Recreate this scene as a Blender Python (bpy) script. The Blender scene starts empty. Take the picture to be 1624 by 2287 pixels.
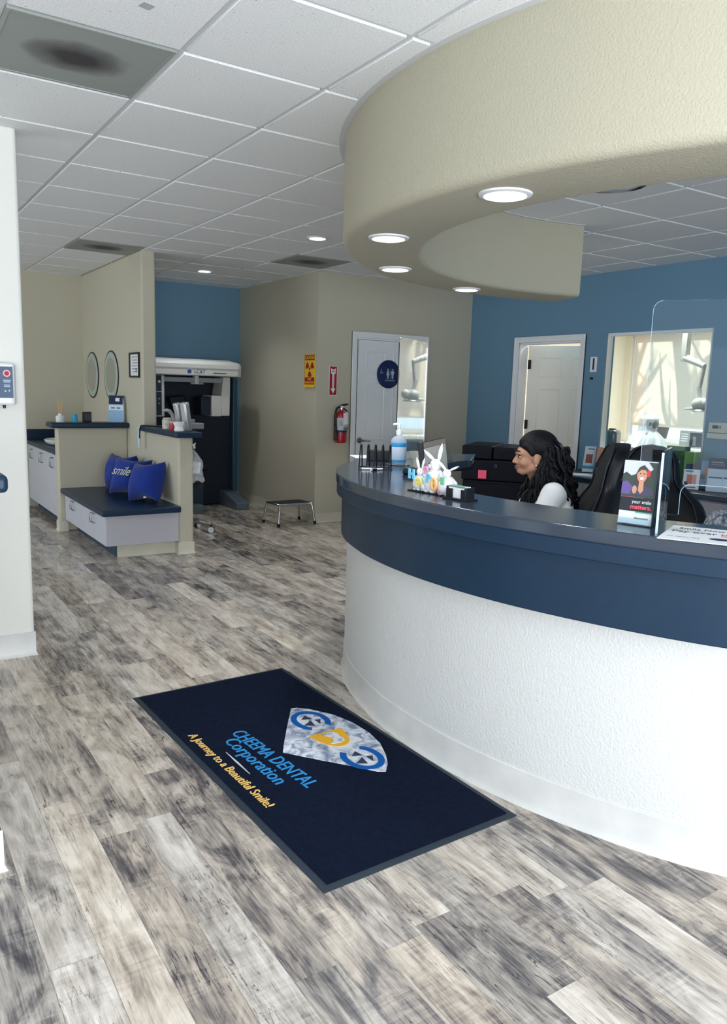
import bpy, bmesh, math, random
from mathutils import Vector, Matrix
from mathutils.noise import noise as pnoise
random.seed(7)
C = bpy.context.scene.collection
SC = bpy.context.scene
PI = math.pi
def rad(a): return a*PI/180

# ------------------------------------------------------------------ camera
YAW, PITCH, ROLL, CAMH, FPX = rad(33.14), rad(8.96), rad(1.715), 1.47, 1739.0
fw = Vector((math.sin(YAW)*math.cos(PITCH), math.cos(YAW)*math.cos(PITCH), -math.sin(PITCH)))
r0 = Vector((math.cos(YAW), -math.sin(YAW), 0)); u0 = r0.cross(fw)
RT = r0*math.cos(ROLL)+u0*math.sin(ROLL); UP = u0*math.cos(ROLL)-r0*math.sin(ROLL)
CAM = Vector((0, 0, CAMH))
cd = bpy.data.cameras.new('camera'); co = bpy.data.objects.new('camera', cd); C.objects.link(co)
co.matrix_world = Matrix(((RT.x, UP.x, -fw.x, 0), (RT.y, UP.y, -fw.y, 0), (RT.z, UP.z, -fw.z, CAMH), (0, 0, 0, 1)))
cd.sensor_fit = 'VERTICAL'; cd.sensor_height = 24.0; cd.lens = 24.0*FPX/2287.0
cd.clip_start = 0.02; cd.clip_end = 200
SC.camera = co
def ray(x, y): return RT*((x-812)/FPX)+UP*(-(y-1143.5)/FPX)+fw
def pz(x, y, z): d = ray(x, y); return CAM+d*((z-CAMH)/d.z)
def pX(x, y, v): d = ray(x, y); return CAM+d*(v/d.x)
def pY(x, y, v): d = ray(x, y); return CAM+d*(v/d.y)

# ------------------------------------------------------------------ world, light, exposure
SC.view_settings.view_transform = 'Standard'; SC.view_settings.look = 'None'
SC.view_settings.gamma = 1.0; SC.view_settings.use_curve_mapping = False
SC.view_settings.exposure = 0.18
SC.cycles.use_denoising = True
SC.cycles.max_bounces = 10; SC.cycles.diffuse_bounces = 5; SC.cycles.glossy_bounces = 5
SC.cycles.transmission_bounces = 8; SC.cycles.transparent_max_bounces = 12
SC.cycles.sample_clamp_indirect = 6.0
SC.cycles.caustics_reflective = False; SC.cycles.caustics_refractive = False
w = bpy.data.worlds.new('sky'); SC.world = w; w.use_nodes = True
bg = w.node_tree.nodes['Background']; bg.inputs[0].default_value = (0.80, 0.90, 1.0, 1); bg.inputs[1].default_value = 2.2

def lamp(name, kind, loc, energy, col=(1, 1, 1), **k):
    l = bpy.data.lights.new(name, kind); l.energy = energy; l.color = col
    o = bpy.data.objects.new(name, l); C.objects.link(o); o.location = loc
    for a, b in k.items():
        if a == 'aim':
            o.rotation_euler = (Vector(b)-Vector(loc)).to_track_quat('-Z', 'Y').to_euler()
        else: setattr(l, a, b)
    return o
DAY = (0.90, 0.95, 1.0)
lamp('storefront_daylight', 'AREA', (0.6, -2.14, 1.0), 232, DAY, shape='RECTANGLE', size=6.0, size_y=1.4, aim=(0.6, 3, 3.2))
lamp('side_window_daylight', 'AREA', (-2.94, 0.4, 1.2), 14, DAY, shape='RECTANGLE', size=3.0, size_y=1.6, aim=(3, 0.6, 1.9))
lamp('corridor_window_daylight', 'AREA', (-2.94, 7.15, 1.3), 38, DAY, shape='RECTANGLE', size=3.6, size_y=2.0, aim=(3, 7.15, 1.2))
lamp('sun', 'SUN', (14, 7, 6), 4.0, (1.0, 0.93, 0.82), angle=rad(.7), aim=(14-10, 7-0.6, 6-5.0))

# ------------------------------------------------------------------ mesh helpers
class MB:
    def __init__(s): s.bm = bmesh.new(); s.m = 0
    def _tag(s, fs):
        for f in fs: f.material_index = s.m
    def box(s, x0, x1, y0, y1, z0, z1, M=None):
        vs = [s.bm.verts.new(Vector(p) if M is None else M @ Vector(p)) for p in
              [(x0, y0, z0), (x1, y0, z0), (x1, y1, z0), (x0, y1, z0), (x0, y0, z1), (x1, y0, z1), (x1, y1, z1), (x0, y1, z1)]]
        s._tag([s.bm.faces.new([vs[i] for i in q]) for q in [(3, 2, 1, 0), (4, 5, 6, 7), (0, 1, 5, 4), (1, 2, 6, 5), (2, 3, 7, 6), (3, 0, 4, 7)]])
        return s
    def rings(s, rings, caps=True, closed=False):
        R = [[s.bm.verts.new(Vector(p)) for p in r] for r in rings]
        n = len(R[0]); k = len(R); fs = []
        for i in range(k if closed else k-1):
            a, b = R[i], R[(i+1) % k]
            for j in range(n):
                fs.append(s.bm.faces.new((a[j], a[(j+1) % n], b[(j+1) % n], b[j])))
        if caps and not closed:
            fs.append(s.bm.faces.new(list(reversed(R[0])))); fs.append(s.bm.faces.new(R[-1]))
        s._tag(fs); return s
    def tube(s, path, r, n=10, closed=False, sc=(1, 1)):
        P = [Vector(p) for p in path]; k = len(P); rr = r if hasattr(r, '__len__') else [r]*k
        out = []; prev = None
        for i in range(k):
            if closed: t = (P[(i+1) % k]-P[i-1])
            else: t = P[min(i+1, k-1)]-P[max(i-1, 0)]
            t.normalize()
            if prev is None:
                a = Vector((0, 0, 1)) if abs(t.z) < .9 else Vector((1, 0, 0))
                u = (a-t*a.dot(t)).normalized()
            else: u = (prev-t*prev.dot(t)).normalized()
            prev = u; v = t.cross(u)
            out.append([P[i]+(u*math.cos(2*PI*j/n)*sc[0]+v*math.sin(2*PI*j/n)*sc[1])*rr[i] for j in range(n)])
        return s.rings(out, True, closed)
    def cyl(s, p, q, r, r2=None, n=24): return s.tube([p, q], [r, r if r2 is None else r2], n)
    def lathe(s, prof, n=32, c=(0, 0, 0), M=None, sx=1, sy=1):
        c = Vector(c); R = []
        for (r, z) in prof:
            ring = [c+Vector((max(r, 1e-5)*sx*math.cos(2*PI*j/n), max(r, 1e-5)*sy*math.sin(2*PI*j/n), z)) for j in range(n)]
            if M is not None: ring = [M @ p for p in ring]
            R.append(ring)
        return s.rings(R)
    def ball(s, c, r, n=20, k=12, M=None):
        r = r if hasattr(r, '__len__') else (r, r, r)
        R = []
        for i in range(k+1):
            a = -PI/2+PI*i/k; q = max(math.cos(a), 1e-4)
            ring = [Vector((r[0]*q*math.cos(2*PI*j/n), r[1]*q*math.sin(2*PI*j/n), r[2]*math.sin(a))) for j in range(n)]
            R.append([(M @ p if M is not None else p)+Vector(c) for p in ring])
        return s.rings(R)
    def prism(s, poly, z0, z1, M=None):
        f = (lambda p: Vector(p)) if M is None else (lambda p: M @ Vector(p))
        a = [s.bm.verts.new(f((x, y, z0))) for x, y in poly]; b = [s.bm.verts.new(f((x, y, z1))) for x, y in poly]
        n = len(poly); fs = [s.bm.faces.new(list(reversed(a))), s.bm.faces.new(b)]
        for i in range(n): fs.append(s.bm.faces.new((a[i], a[(i+1) % n], b[(i+1) % n], b[i])))
        s._tag(fs); return s
    def strip(s, a, b, z0, z1):
        """solid between two polylines of the same length, from z0 to z1"""
        R = [[(p[0], p[1], z0), (q[0], q[1], z0), (q[0], q[1], z1), (p[0], p[1], z1)] for p, q in zip(a, b)]
        return s.rings(R)
    def grid(s, f, nu, nv):
        V = [[s.bm.verts.new(f(i/nu, j/nv)) for j in range(nv+1)] for i in range(nu+1)]
        s._tag([s.bm.faces.new((V[i][j], V[i+1][j], V[i+1][j+1], V[i][j+1])) for i in range(nu) for j in range(nv)])
        return s
    def build(s, name, mat, parent=None, bev=0, seg=2, loc=None, rot=None, ang=38, rec=True, mods=()):
        if rec: bmesh.ops.recalc_face_normals(s.bm, faces=s.bm.faces)
        me = bpy.data.meshes.new(name); s.bm.to_mesh(me); s.bm.free()
        for mm in (mat if isinstance(mat, (list, tuple)) else [mat]): me.materials.append(mm)
        return link(name, me, parent, bev, seg, loc, rot, ang, mods)
def link(name, me, parent=None, bev=0, seg=2, loc=None, rot=None, ang=38, mods=()):
    for p in me.polygons: p.use_smooth = True
    me.set_sharp_from_angle(angle=rad(ang))
    o = bpy.data.objects.new(name, me); C.objects.link(o)
    if parent: o.parent = parent
    if loc is not None: o.location = loc
    if rot is not None: o.rotation_euler = rot
    if bev:
        m = o.modifiers.new('bevel', 'BEVEL'); m.width = bev; m.segments = seg; m.limit_method = 'ANGLE'; m.angle_limit = rad(40)
        m.harden_normals = False
    for (t, kw) in mods:
        m = o.modifiers.new(t.lower(), t)
        for a, b in kw.items(): setattr(m, a, b)
    return o
def tag(o, label, cat, group=None, kind=None):
    if label: o['label'] = label
    if cat: o['category'] = cat
    if group: o['group'] = group
    if kind: o['kind'] = kind
    return o
def thing(name, label, cat, loc=(0, 0, 0), rz=0, group=None, rot=None):
    o = bpy.data.objects.new(name, None); C.objects.link(o); o.location = loc
    o.rotation_euler = rot if rot else (0, 0, rz); o.empty_display_size = .05
    return tag(o, label, cat, group)
def struct(o): o['kind'] = 'structure'; return o
def dup(root, loc, rz=0, label=None, group=None, rot=None):
    r = root.copy(); C.objects.link(r); r.location = loc; r.rotation_euler = rot if rot else (0, 0, rz)
    if label: r['label'] = label
    if group: r['group'] = group
    def rec(src, dst):
        for ch in list(src.children):
            c = ch.copy(); C.objects.link(c); c.parent = dst; rec(ch, c)
    rec(root, r); return r
def real(o):
    """bake an object's modifiers into its mesh"""
    dg = bpy.context.evaluated_depsgraph_get(); dg.update()
    me = bpy.data.meshes.new_from_object(o.evaluated_get(dg)); o.modifiers.clear(); o.data = me
    for p in me.polygons: p.use_smooth = True
    return o
def text(name, s, h, mat, parent=None, loc=(0, 0, 0), rot=(0, 0, 0), ext=.0004, width=None, align='CENTER', shear=0, bold=0, space=1):
    cu = bpy.data.curves.new(name, 'FONT'); cu.body = s; cu.size = h; cu.extrude = ext; cu.align_x = align; cu.align_y = 'CENTER'
    cu.shear = shear; cu.offset = bold; cu.space_character = space; cu.resolution_u = 3
    t = bpy.data.objects.new(name, cu); C.objects.link(t)
    dg = bpy.context.evaluated_depsgraph_get(); dg.update()
    me = bpy.data.meshes.new_from_object(t.evaluated_get(dg)); bpy.data.objects.remove(t)
    if width:
        xs = [v.co.x for v in me.vertices]
        if xs:
            k = width/(max(xs)-min(xs))
            for v in me.vertices: v.co.x *= k
    me.materials.clear(); me.materials.append(mat)
    return link(name, me, parent, loc=loc, rot=rot)

# ------------------------------------------------------------------ materials
def srgb(r, g, b):
    f = lambda c: (c/255/12.92) if c/255 <= .04045 else ((c/255+.055)/1.055)**2.4
    return (f(r), f(g), f(b), 1)
MAT = {}
def mat(name, col, rough=.5, metal=0, spec=.5, bump=None, var=None, trans=0, ior=1.45, emit=None, coat=0, alpha=1, sheen=0, sss=0):
    """col in srgb 0-255; bump=(scale,strength,distance); var=(scale,amount) soft value variation of the thing itself"""
    m = bpy.data.materials.new(name); m.use_nodes = True; nt = m.node_tree; b = nt.nodes['Principled BSDF']
    b.inputs['Base Color'].default_value = srgb(*col); b.inputs['Roughness'].default_value = rough
    b.inputs['Metallic'].default_value = metal; b.inputs['Specular IOR Level'].default_value = spec
    b.inputs['IOR'].default_value = ior; b.inputs['Transmission Weight'].default_value = trans
    b.inputs['Coat Weight'].default_value = coat; b.inputs['Alpha'].default_value = alpha
    b.inputs['Sheen Weight'].default_value = sheen
    if sss:
        b.inputs['Subsurface Weight'].default_value = sss; b.inputs['Subsurface Radius'].default_value = (.02, .008, .004); b.inputs['Subsurface Scale'].default_value = .3
    if emit:
        b.inputs['Emission Color'].default_value = (*emit[0], 1); b.inputs['Emission Strength'].default_value = emit[1]
    N = nt.nodes.new; L = nt.links.new
    if bump or var:
        tc = N('ShaderNodeTexCoord')
    if var:
        n = N('ShaderNodeTexNoise'); n.inputs['Scale'].default_value = var[0]; n.inputs['Detail'].default_value = 5
        L(tc.outputs['Object'], n.inputs['Vector'])
        mr = N('ShaderNodeMapRange'); mr.inputs[1].default_value = .3; mr.inputs[2].default_value = .7
        mr.inputs[3].default_value = 1-var[1]; mr.inputs[4].default_value = 1+var[1]; L(n.outputs['Fac'], mr.inputs[0])
        vm = N('ShaderNodeVectorMath'); vm.operation = 'SCALE'; vm.inputs[0].default_value = srgb(*col)[:3]
        L(mr.outputs[0], vm.inputs['Scale']); L(vm.outputs[0], b.inputs['Base Color'])
    if bump:
        n = N('ShaderNodeTexNoise'); n.inputs['Scale'].default_value = bump[0]; n.inputs['Detail'].default_value = 3
        L(tc.outputs['Object'], n.inputs['Vector'])
        bp = N('ShaderNodeBump'); bp.inputs['Strength'].default_value = bump[1]; bp.inputs['Distance'].default_value = bump[2]
        L(n.outputs['Fac'], bp.inputs['Height']); L(bp.outputs[0], b.inputs['Normal'])
    MAT[name] = m; return m
def glassy(name, tint=(240, 247, 250), rough=0.0, f0=.015):
    """clear acrylic sheet: schlick mirror reflection over a see-through body"""
    m = bpy.data.materials.new(name); m.use_nodes = True; nt = m.node_tree; nt.nodes.clear(); N = nt.nodes.new; L = nt.links.new
    o = N('ShaderNodeOutputMaterial'); mx = N('ShaderNodeMixShader'); ge = N('ShaderNodeNewGeometry')
    d = N('ShaderNodeVectorMath'); d.operation = 'DOT_PRODUCT'; L(ge.outputs['Normal'], d.inputs[0]); L(ge.outputs['Incoming'], d.inputs[1])
    def mt(op, a, b):
        q = N('ShaderNodeMath'); q.operation = op
        for i, v in enumerate((a, b)):
            if v is None: continue
            if isinstance(v, (int, float)): q.inputs[i].default_value = v
            else: L(v, q.inputs[i])
        return q.outputs[0]
    c = mt('ABSOLUTE', d.outputs['Value'], None); k = mt('POWER', mt('SUBTRACT', 1.0, c), 5.0)
    F = mt('ADD', mt('MULTIPLY', k, 1-f0), f0)
    t = N('ShaderNodeBsdfTransparent'); t.inputs[0].default_value = srgb(*tint); g = N('ShaderNodeBsdfGlossy'); g.inputs['Roughness'].default_value = rough
    L(F, mx.inputs[0]); L(t.outputs[0], mx.inputs[1]); L(g.outputs[0], mx.inputs[2]); L(mx.outputs[0], o.inputs[0]); MAT[name] = m; return m
# ------------------------------------------------------------------ surface materials
BEIGE = mat('wall_paint_beige', (196, 191, 172), .75, bump=(170, .22, .004))
BEIGE_ROUGH = mat('wall_paint_orange_peel', (180, 175, 156), .7, bump=(125, .5, .005))
WHITE_ROUGH = mat('counter_wall_orange_peel', (208, 209, 208), .6, bump=(110, .5, .005))
WHITEP = mat('wall_paint_white', (224, 224, 218), .7, bump=(120, .25, .004))
BLUE = mat('wall_paint_blue', (106, 144, 170), .7, bump=(170, .2, .004))
COVE = mat('cove_base_vinyl', (214, 210, 192), .35, var=(6, .06))
COVE_W = mat('cove_base_white', (208, 208, 206), .35, var=(7, .08))
TRIMW = mat('trim_white', (236, 238, 240), .4)
DOORW = mat('door_white', (234, 238, 242), .45)
TEE = mat('ceiling_tee', (205, 207, 210), .5)
LAM = mat('laminate_slate_blue', (20, 45, 68), .36, spec=.35, var=(30, .06))
LAM_TOP = mat('laminate_slate_top', (46, 58, 74), .14, spec=.8, bump=(900, .05, .0005))
CABW = mat('cabinet_grey_white', (196, 198, 208), .45)
CHROME = mat('chrome', (215, 218, 222), .16, metal=1)
STEEL = mat('brushed_steel', (150, 152, 155), .32, metal=1)
BLACK = mat('black_plastic', (14, 16, 24), .4)
BLACKM = mat('black_metal', (12, 13, 18), .45)
WHITE = mat('white_plastic', (232, 234, 236), .35)
RUBBER = mat('black_rubber', (18, 19, 22), .7)
PAPER = mat('paper_white', (236, 238, 242), .6)
ACRYL = glassy('clear_acrylic')
ACRYL_M = glassy('reflective_acrylic', f0=.32)
ACRYL_EDGE = mat('acrylic_edge', (190, 215, 235), .1, spec=.8)
GLASS = glassy('window_glass', (246, 250, 250))
NAVY = mat('ink_navy', (20, 34, 74), .5)
RED = mat('ink_red', (165, 22, 40), .5)
YEL = mat('ink_yellow', (240, 196, 40), .5)
PINK = mat('note_pink', (255, 95, 130), .6)
SKYB = mat('ink_sky_blue', (60, 160, 215), .5)
GREY = mat('ink_grey', (120, 126, 134), .6)
DARK = mat('ink_dark', (22, 26, 36), .6)
GREEN = mat('ink_green', (70, 130, 50), .5)
TEAL = mat('ink_teal', (90, 165, 150), .5)

def floor_mat():
    m = bpy.data.materials.new('vinyl_plank_floor'); m.use_nodes = True; nt = m.node_tree; b = nt.nodes['Principled BSDF']
    N = nt.nodes.new; L = nt.links.new
    def mt(op, *a):
        q = N('ShaderNodeMath'); q.operation = op
        for i, v in enumerate(a):
            if isinstance(v, (int, float)): q.inputs[i].default_value = v
            else: L(v, q.inputs[i])
        return q.outputs[0]
    tc = N('ShaderNodeTexCoord'); sp = N('ShaderNodeSeparateXYZ'); L(tc.outputs['Object'], sp.inputs[0])
    PW, PL = .128, 1.22
    u = mt('DIVIDE', mt('SUBTRACT', sp.outputs[0], .068), PW); ui = mt('FLOOR', u); uf = mt('FRACT', u)
    wn = N('ShaderNodeTexWhiteNoise'); wn.noise_dimensions = '1D'; L(ui, wn.inputs['W'])
    v = mt('ADD', mt('DIVIDE', sp.outputs[1], PL), mt('MULTIPLY', wn.outputs['Value'], 7.3)); vi = mt('FLOOR', v); vf = mt('FRACT', v)
    cb = N('ShaderNodeCombineXYZ'); L(ui, cb.inputs[0]); L(vi, cb.inputs[1])
    w2 = N('ShaderNodeTexWhiteNoise'); w2.noise_dimensions = '3D'; L(cb.outputs[0], w2.inputs['Vector'])
    pr = w2.outputs['Value']; sc = N('ShaderNodeSeparateColor'); L(w2.outputs['Color'], sc.inputs[0])
    def streak(sx, sy, detail, rough, dist, off):
        c = N('ShaderNodeCombineXYZ')
        L(mt('MULTIPLY', sp.outputs[0], sx), c.inputs[0]); L(mt('MULTIPLY', sp.outputs[1], sy), c.inputs[1])
        L(mt('ADD', mt('MULTIPLY', pr, 37.0), off), c.inputs[2])
        n = N('ShaderNodeTexNoise'); n.inputs['Scale'].default_value = 1; n.inputs['Detail'].default_value = detail
        n.inputs['Roughness'].default_value = rough; n.inputs['Distortion'].default_value = dist; L(c.outputs[0], n.inputs['Vector']); return n.outputs['Fac']
    cloud = streak(9, 3.8, 4, .62, .9, 0); grain = streak(70, 4.5, 6, .65, 1.2, 3); saw = streak(9, 75, 4, .6, .6, 9); smear = streak(22, 2.0, 3, .5, 1.5, 21); fine = streak(160, 9, 4, .7, .8, 33); knot = streak(20, 7.5, 2, .55, 1.2, 41)
    cl = streak(34, 2.4, 3, .55, 1.6, 57); crack = mt('MULTIPLY', mt('LESS_THAN', mt('ABSOLUTE', mt('SUBTRACT', cl, .5)), .010), mt('GREATER_THAN', streak(7, 3.2, 2, .5, .5, 63), .52))
    kn = mt('MULTIPLY_ADD', crack, .22, mt('MULTIPLY', mt('MAXIMUM', mt('SUBTRACT', knot, .70), 0.0), 2.6))
    sawm = mt('MULTIPLY', mt('SUBTRACT', saw, .5), mt('GREATER_THAN', streak(5, 4, 1, .5, 0, 14), .56))
    val = mt('ADD', mt('ADD', mt('MULTIPLY', cloud, 1.05), mt('MULTIPLY', grain, .55)), mt('ADD', mt('MULTIPLY', mt('SUBTRACT', pr, .5), .30), mt('ADD', mt('MULTIPLY', sawm, .34), mt('MULTIPLY', smear, .45))))
    cr = N('ShaderNodeValToRGB'); L(mt('SUBTRACT', mt('ADD', val, mt('MULTIPLY', mt('SUBTRACT', fine, .5), .22)), mt('ADD', kn, .485)), cr.inputs[0]); e = cr.color_ramp.elements
    e[0].position = .16; e[0].color = srgb(56, 54, 58); e[1].position = .82; e[1].color = srgb(226, 218, 208)
    for p, c in ((.31, (103, 98, 98)), (.42, (147, 139, 132)), (.56, (185, 175, 164))):
        q = e.new(p); q.color = srgb(*c)
    hs = N('ShaderNodeHueSaturation'); hs.inputs['Saturation'].default_value = 1.0
    L(mt('ADD', mt('MULTIPLY', sc.outputs[1], .5), .8), hs.inputs['Saturation']); L(mt('ADD', mt('MULTIPLY', sc.outputs[2], .18), .92), hs.inputs['Value']); L(cr.outputs[0], hs.inputs['Color'])
    ed = mt('MINIMUM', mt('MULTIPLY', mt('MINIMUM', uf, mt('SUBTRACT', 1, uf)), PW), mt('MULTIPLY', mt('MINIMUM', vf, mt('SUBTRACT', 1, vf)), PL))
    gap = mt('LESS_THAN', ed, .0009)
    mx = N('ShaderNodeMix'); mx.data_type = 'RGBA'; L(mt('MULTIPLY', gap, .5), mx.inputs[0]); L(hs.outputs[0], mx.inputs[6]); mx.inputs[7].default_value = srgb(60, 60, 66)
    L(mx.outputs[2], b.inputs['Base Color'])
    L(mt('ADD', mt('MULTIPLY', grain, .16), .20), b.inputs['Roughness']); b.inputs['Specular IOR Level'].default_value = .55
    bp = N('ShaderNodeBump'); bp.inputs['Strength'].default_value = .12; bp.inputs['Distance'].default_value = .002
    L(mt('SUBTRACT', grain, mt('MULTIPLY', gap, .6)), bp.inputs['Height']); L(bp.outputs[0], b.inputs['Normal'])
    return m
def tile_mat():
    m = mat('ceiling_tile_mineral', (214, 216, 218), .85); nt = m.node_tree; b = nt.nodes['Principled BSDF']; N = nt.nodes.new; L = nt.links.new
    tc = N('ShaderNodeTexCoord'); v = N('ShaderNodeTexVoronoi'); v.inputs['Scale'].default_value = 42; v.inputs['Randomness'].default_value = 1; L(tc.outputs['Object'], v.inputs['Vector'])
    w = N('ShaderNodeSeparateColor'); L(v.outputs['Color'], w.inputs[0])
    r = N('ShaderNodeMath'); r.operation = 'MULTIPLY'; L(w.outputs[0], r.inputs[0]); r.inputs[1].default_value = .10
    lt = N('ShaderNodeMath'); lt.operation = 'LESS_THAN'; L(v.outputs['Distance'], lt.inputs[0]); L(r.outputs[0], lt.inputs[1])
    n = N('ShaderNodeTexNoise'); n.inputs['Scale'].default_value = 160; n.inputs['Detail'].default_value = 4; L(tc.outputs['Object'], n.inputs['Vector'])
    cr = N('ShaderNodeValToRGB'); L(n.outputs['Fac'], cr.inputs[0]); cr.color_ramp.elements[0].position = .3; cr.color_ramp.elements[0].color = srgb(214, 216, 218); cr.color_ramp.elements[1].position = .6; cr.color_ramp.elements[1].color = srgb(236, 238, 240)
    mx = N('ShaderNodeMix'); mx.data_type = 'RGBA'; L(lt.outputs[0], mx.inputs[0]); L(cr.outputs[0], mx.inputs[6]); mx.inputs[7].default_value = srgb(120, 120, 122); L(mx.outputs[2], b.inputs['Base Color'])
    bp = N('ShaderNodeBump'); bp.inputs['Strength'].default_value = .4; bp.inputs['Distance'].default_value = .002; L(n.outputs['Fac'], bp.inputs['Height']); L(bp.outputs[0], b.inputs['Normal'])
    return m
FLOOR = floor_mat(); TILE = tile_mat()

# ------------------------------------------------------------------ floor, ceiling
CZ = 2.675; GS = .6055; GX = 1.0875; GY = 2.376
XR = 6.29; YB = 7.38; XH = 4.17; YX = 9.4; YA = 9.70; XM = 2.30; YH = 6.43; XO = 9.4
struct(MB().box(-3.2, 9.8, -2.6, 10.2, -.08, 0).build('floor', FLOOR))
VENTS = [(-1, 1), (1, 8), (4, 7)]          # grid cells taken by the air grilles
tl = MB(); tee = MB()
O = Vector((3.96, 2.40, 0))
def inring(x, y):
    d = math.hypot(x-O.x, y-O.y); return 1.80 < d < 2.06
g = .0125
for i in range(-8, 15):
    for j in range(-9, 14):
        x0, y0 = GX+GS*i, GY+GS*j
        if (i, j) in VENTS or x0 > 9.3 or y0 > 10: continue
        tl.box(x0+g, x0+GS-g, y0+g, y0+GS-g, CZ, CZ+.03)
tl.build('ceiling', TILE, bev=.002, seg=1); struct(bpy.data.objects['ceiling'])
tee.box(-3.3, 9.8, -2.6, 10.2, CZ+.022, CZ+.06)
for i in range(-8, 15): x = GX+GS*i; tee.box(x-.012, x+.012, -2.5, 10.1, CZ+.009, CZ+.024)
for j in range(-9, 14): y = GY+GS*j; tee.box(-3.2, 9.7, y-.012, y+.012, CZ+.0093, CZ+.024)
struct(tee.build('trim_1', TEE))
tag(MB().box(-.02, .02, -.02, .02, -.002, .001).build('ceiling_sticker', mat('sticker_grey', (172, 176, 178), .6), loc=(.87, 2.705, CZ), rot=(0, 0, rad(12))), 'small grey square sticker on the ceiling tile near the top edge', 'sticker')

# ------------------------------------------------------------------ walls
def wall(name, m, *boxes, bev=0):
    b = MB()
    for q in boxes: b.box(*q)
    return struct(b.build(name, m, bev=bev, seg=3))
H = CZ+.012
wall('wall_left', WHITEP, (-3.1, .74, 4.34, 4.48, 0, H), bev=.018)
wall('wall_corridor', BEIGE, (-3.1, -2.96, 4.48, 5.3, 0, H), (-3.1, -2.96, 9.0, YA+.12, 0, H), (-3.1, -2.96, 5.3, 9.0, 2.45, H), (-3.1, -2.96, 5.3, 9.0, 0, .4))
wall('wall_alcove', BEIGE, (-3.1, 2.44, YA, YA+.12, 0, H))
wall('wall_mirror', BEIGE, (XM, XM+.135, 7.42, YA+.05, 0, H), bev=.018)
wall('wall_xray', BLUE, (XM+.135, XH, YX, YX+.12, 0, H))
wall('wall_hall', BEIGE, (XH, XH+.12, YB+.12, YX+.12, 0, H))
# restroom wall with its doorway
DX0, DX1, DH = 4.66, 5.58, 2.03
wall('wall_back', BEIGE, (XH, DX0, YB, YB+.12, 0, H), (DX1, XR+.12, YB, YB+.12, 0, H), (DX0, DX1, YB, YB+.12, DH, H))
wall('wall_restroom', BEIGE, (XH+.12, XR, 8.6, 8.7, 0, H))
# blue wall with doorway and interior window
EY0, EY1 = 5.64, 6.54
WY0, WY1, WZ0, WZ1 = 4.165, 5.355, .93, 2.09
wall('wall_right', BLUE, (XR, XR+.12, EY1, YB, 0, H), (XR, XR+.12, WY1, EY0, 0, H), (XR, XR+.12, EY0, EY1, DH, H),
     (XR, XR+.12, WY0, WY1, 0, WZ0), (XR, XR+.12, WY0, WY1, WZ1, H), (XR, XR+.12, -2.4, WY0, 0, H))
# treatment room behind
OP = mat('wall_paint_cream', (230, 223, 204), .7)
wall('wall_treatment_left', OP, (XR+.12, XO, 7.60, 7.72, 0, H))
wall('wall_treatment_right', OP, (XR+.12, XO, 2.6, 2.72, 0, H))
VY0, VY1, VZ0, VZ1 = 4.6, 7.50, .86, 2.36
wall('wall_outer', OP, (XO, XO+.16, VY1, 7.72, 0, H), (XO, XO+.16, 2.6, VY0, 0, H), (XO, XO+.16, VY0, VY1, 0, VZ0), (XO, XO+.16, VY0, VY1, VZ1, H))
# storefront behind the camera
wall('wall_front', BEIGE, (-3.1, -2.5, -2.30, -2.16, 0, H), (3.7, XR+.12, -2.30, -2.16, 0, H), (-2.5, 3.7, -2.30, -2.16, 2.55, H), (-2.5, 3.7, -2.30, -2.16, 0, .30))
wall('wall_side', BEIGE, (-3.1, -2.96, -2.2, -1.2, 0, H), (-3.1, -2.96, 2.0, 4.34, 0, H), (-3.1, -2.96, -1.2, 2.0, 2.5, H), (-3.1, -2.96, -1.2, 2.0, 0, .35))
# low wall by the entrance, with ledge
wall('wall_entry', WHITE_ROUGH, (-1.6, .292, 2.385, 2.52, 0, 1.155), bev=.022)
e = MB().box(-1.6, .345, 2.335, 2.57, 1.155, 1.205).build('ledge', LAM, bev=.014, seg=3); tag(e, 'slate blue ledge on the low white wall at the left edge', 'ledge')

# ------------------------------------------------------------------ baseboards
def base(name, pts, m=COVE, h=.10, closed=False):
    """cove base: a thin strip with a toe, following pts (walls on the left of travel)"""
    P = [Vector((x, y, 0)) for x, y in pts]; n = len(P); prof = [(0.0, 0), (.014, 0), (.010, .006), (.0045, .018), (.004, h-.002), (.002, h), (0, h)]
    R = []
    for i in range(n):
        a = (P[i]-P[i-1]).normalized() if i else None; b = (P[i+1]-P[i]).normalized() if i < n-1 else None
        na = Vector((a.y, -a.x, 0)) if a else None; nb = Vector((b.y, -b.x, 0)) if b else None
        if na is None: nn = nb
        elif nb is None: nn = na
        else:
            nn = na+nb; nn = nn/max(nn.dot(na), .2)
        R.append([P[i]+nn*q+Vector((0, 0, z)) for q, z in prof])
    b = MB(); b.rings(R); return struct(b.build(name, m))
base('baseboard_left', [(-2.9, 4.34), (.74, 4.34), (.74, 4.48), (-2.9, 4.48)], COVE_W, .13)
base('baseboard_entry', [(-1.6, 2.385), (.292, 2.385), (.292, 2.52), (-1.6, 2.52)], COVE_W, .13)
base('baseboard_hall', [(XM+.135, YX), (XH, YX), (XH, YB), (DX0-.07, YB)])
base('baseboard_back', [(DX1+.07, YB), (XR, YB), (XR, EY1+.07)])
base('baseboard_alcove', [(-2.9, YA), (1.66, YA)])
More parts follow.
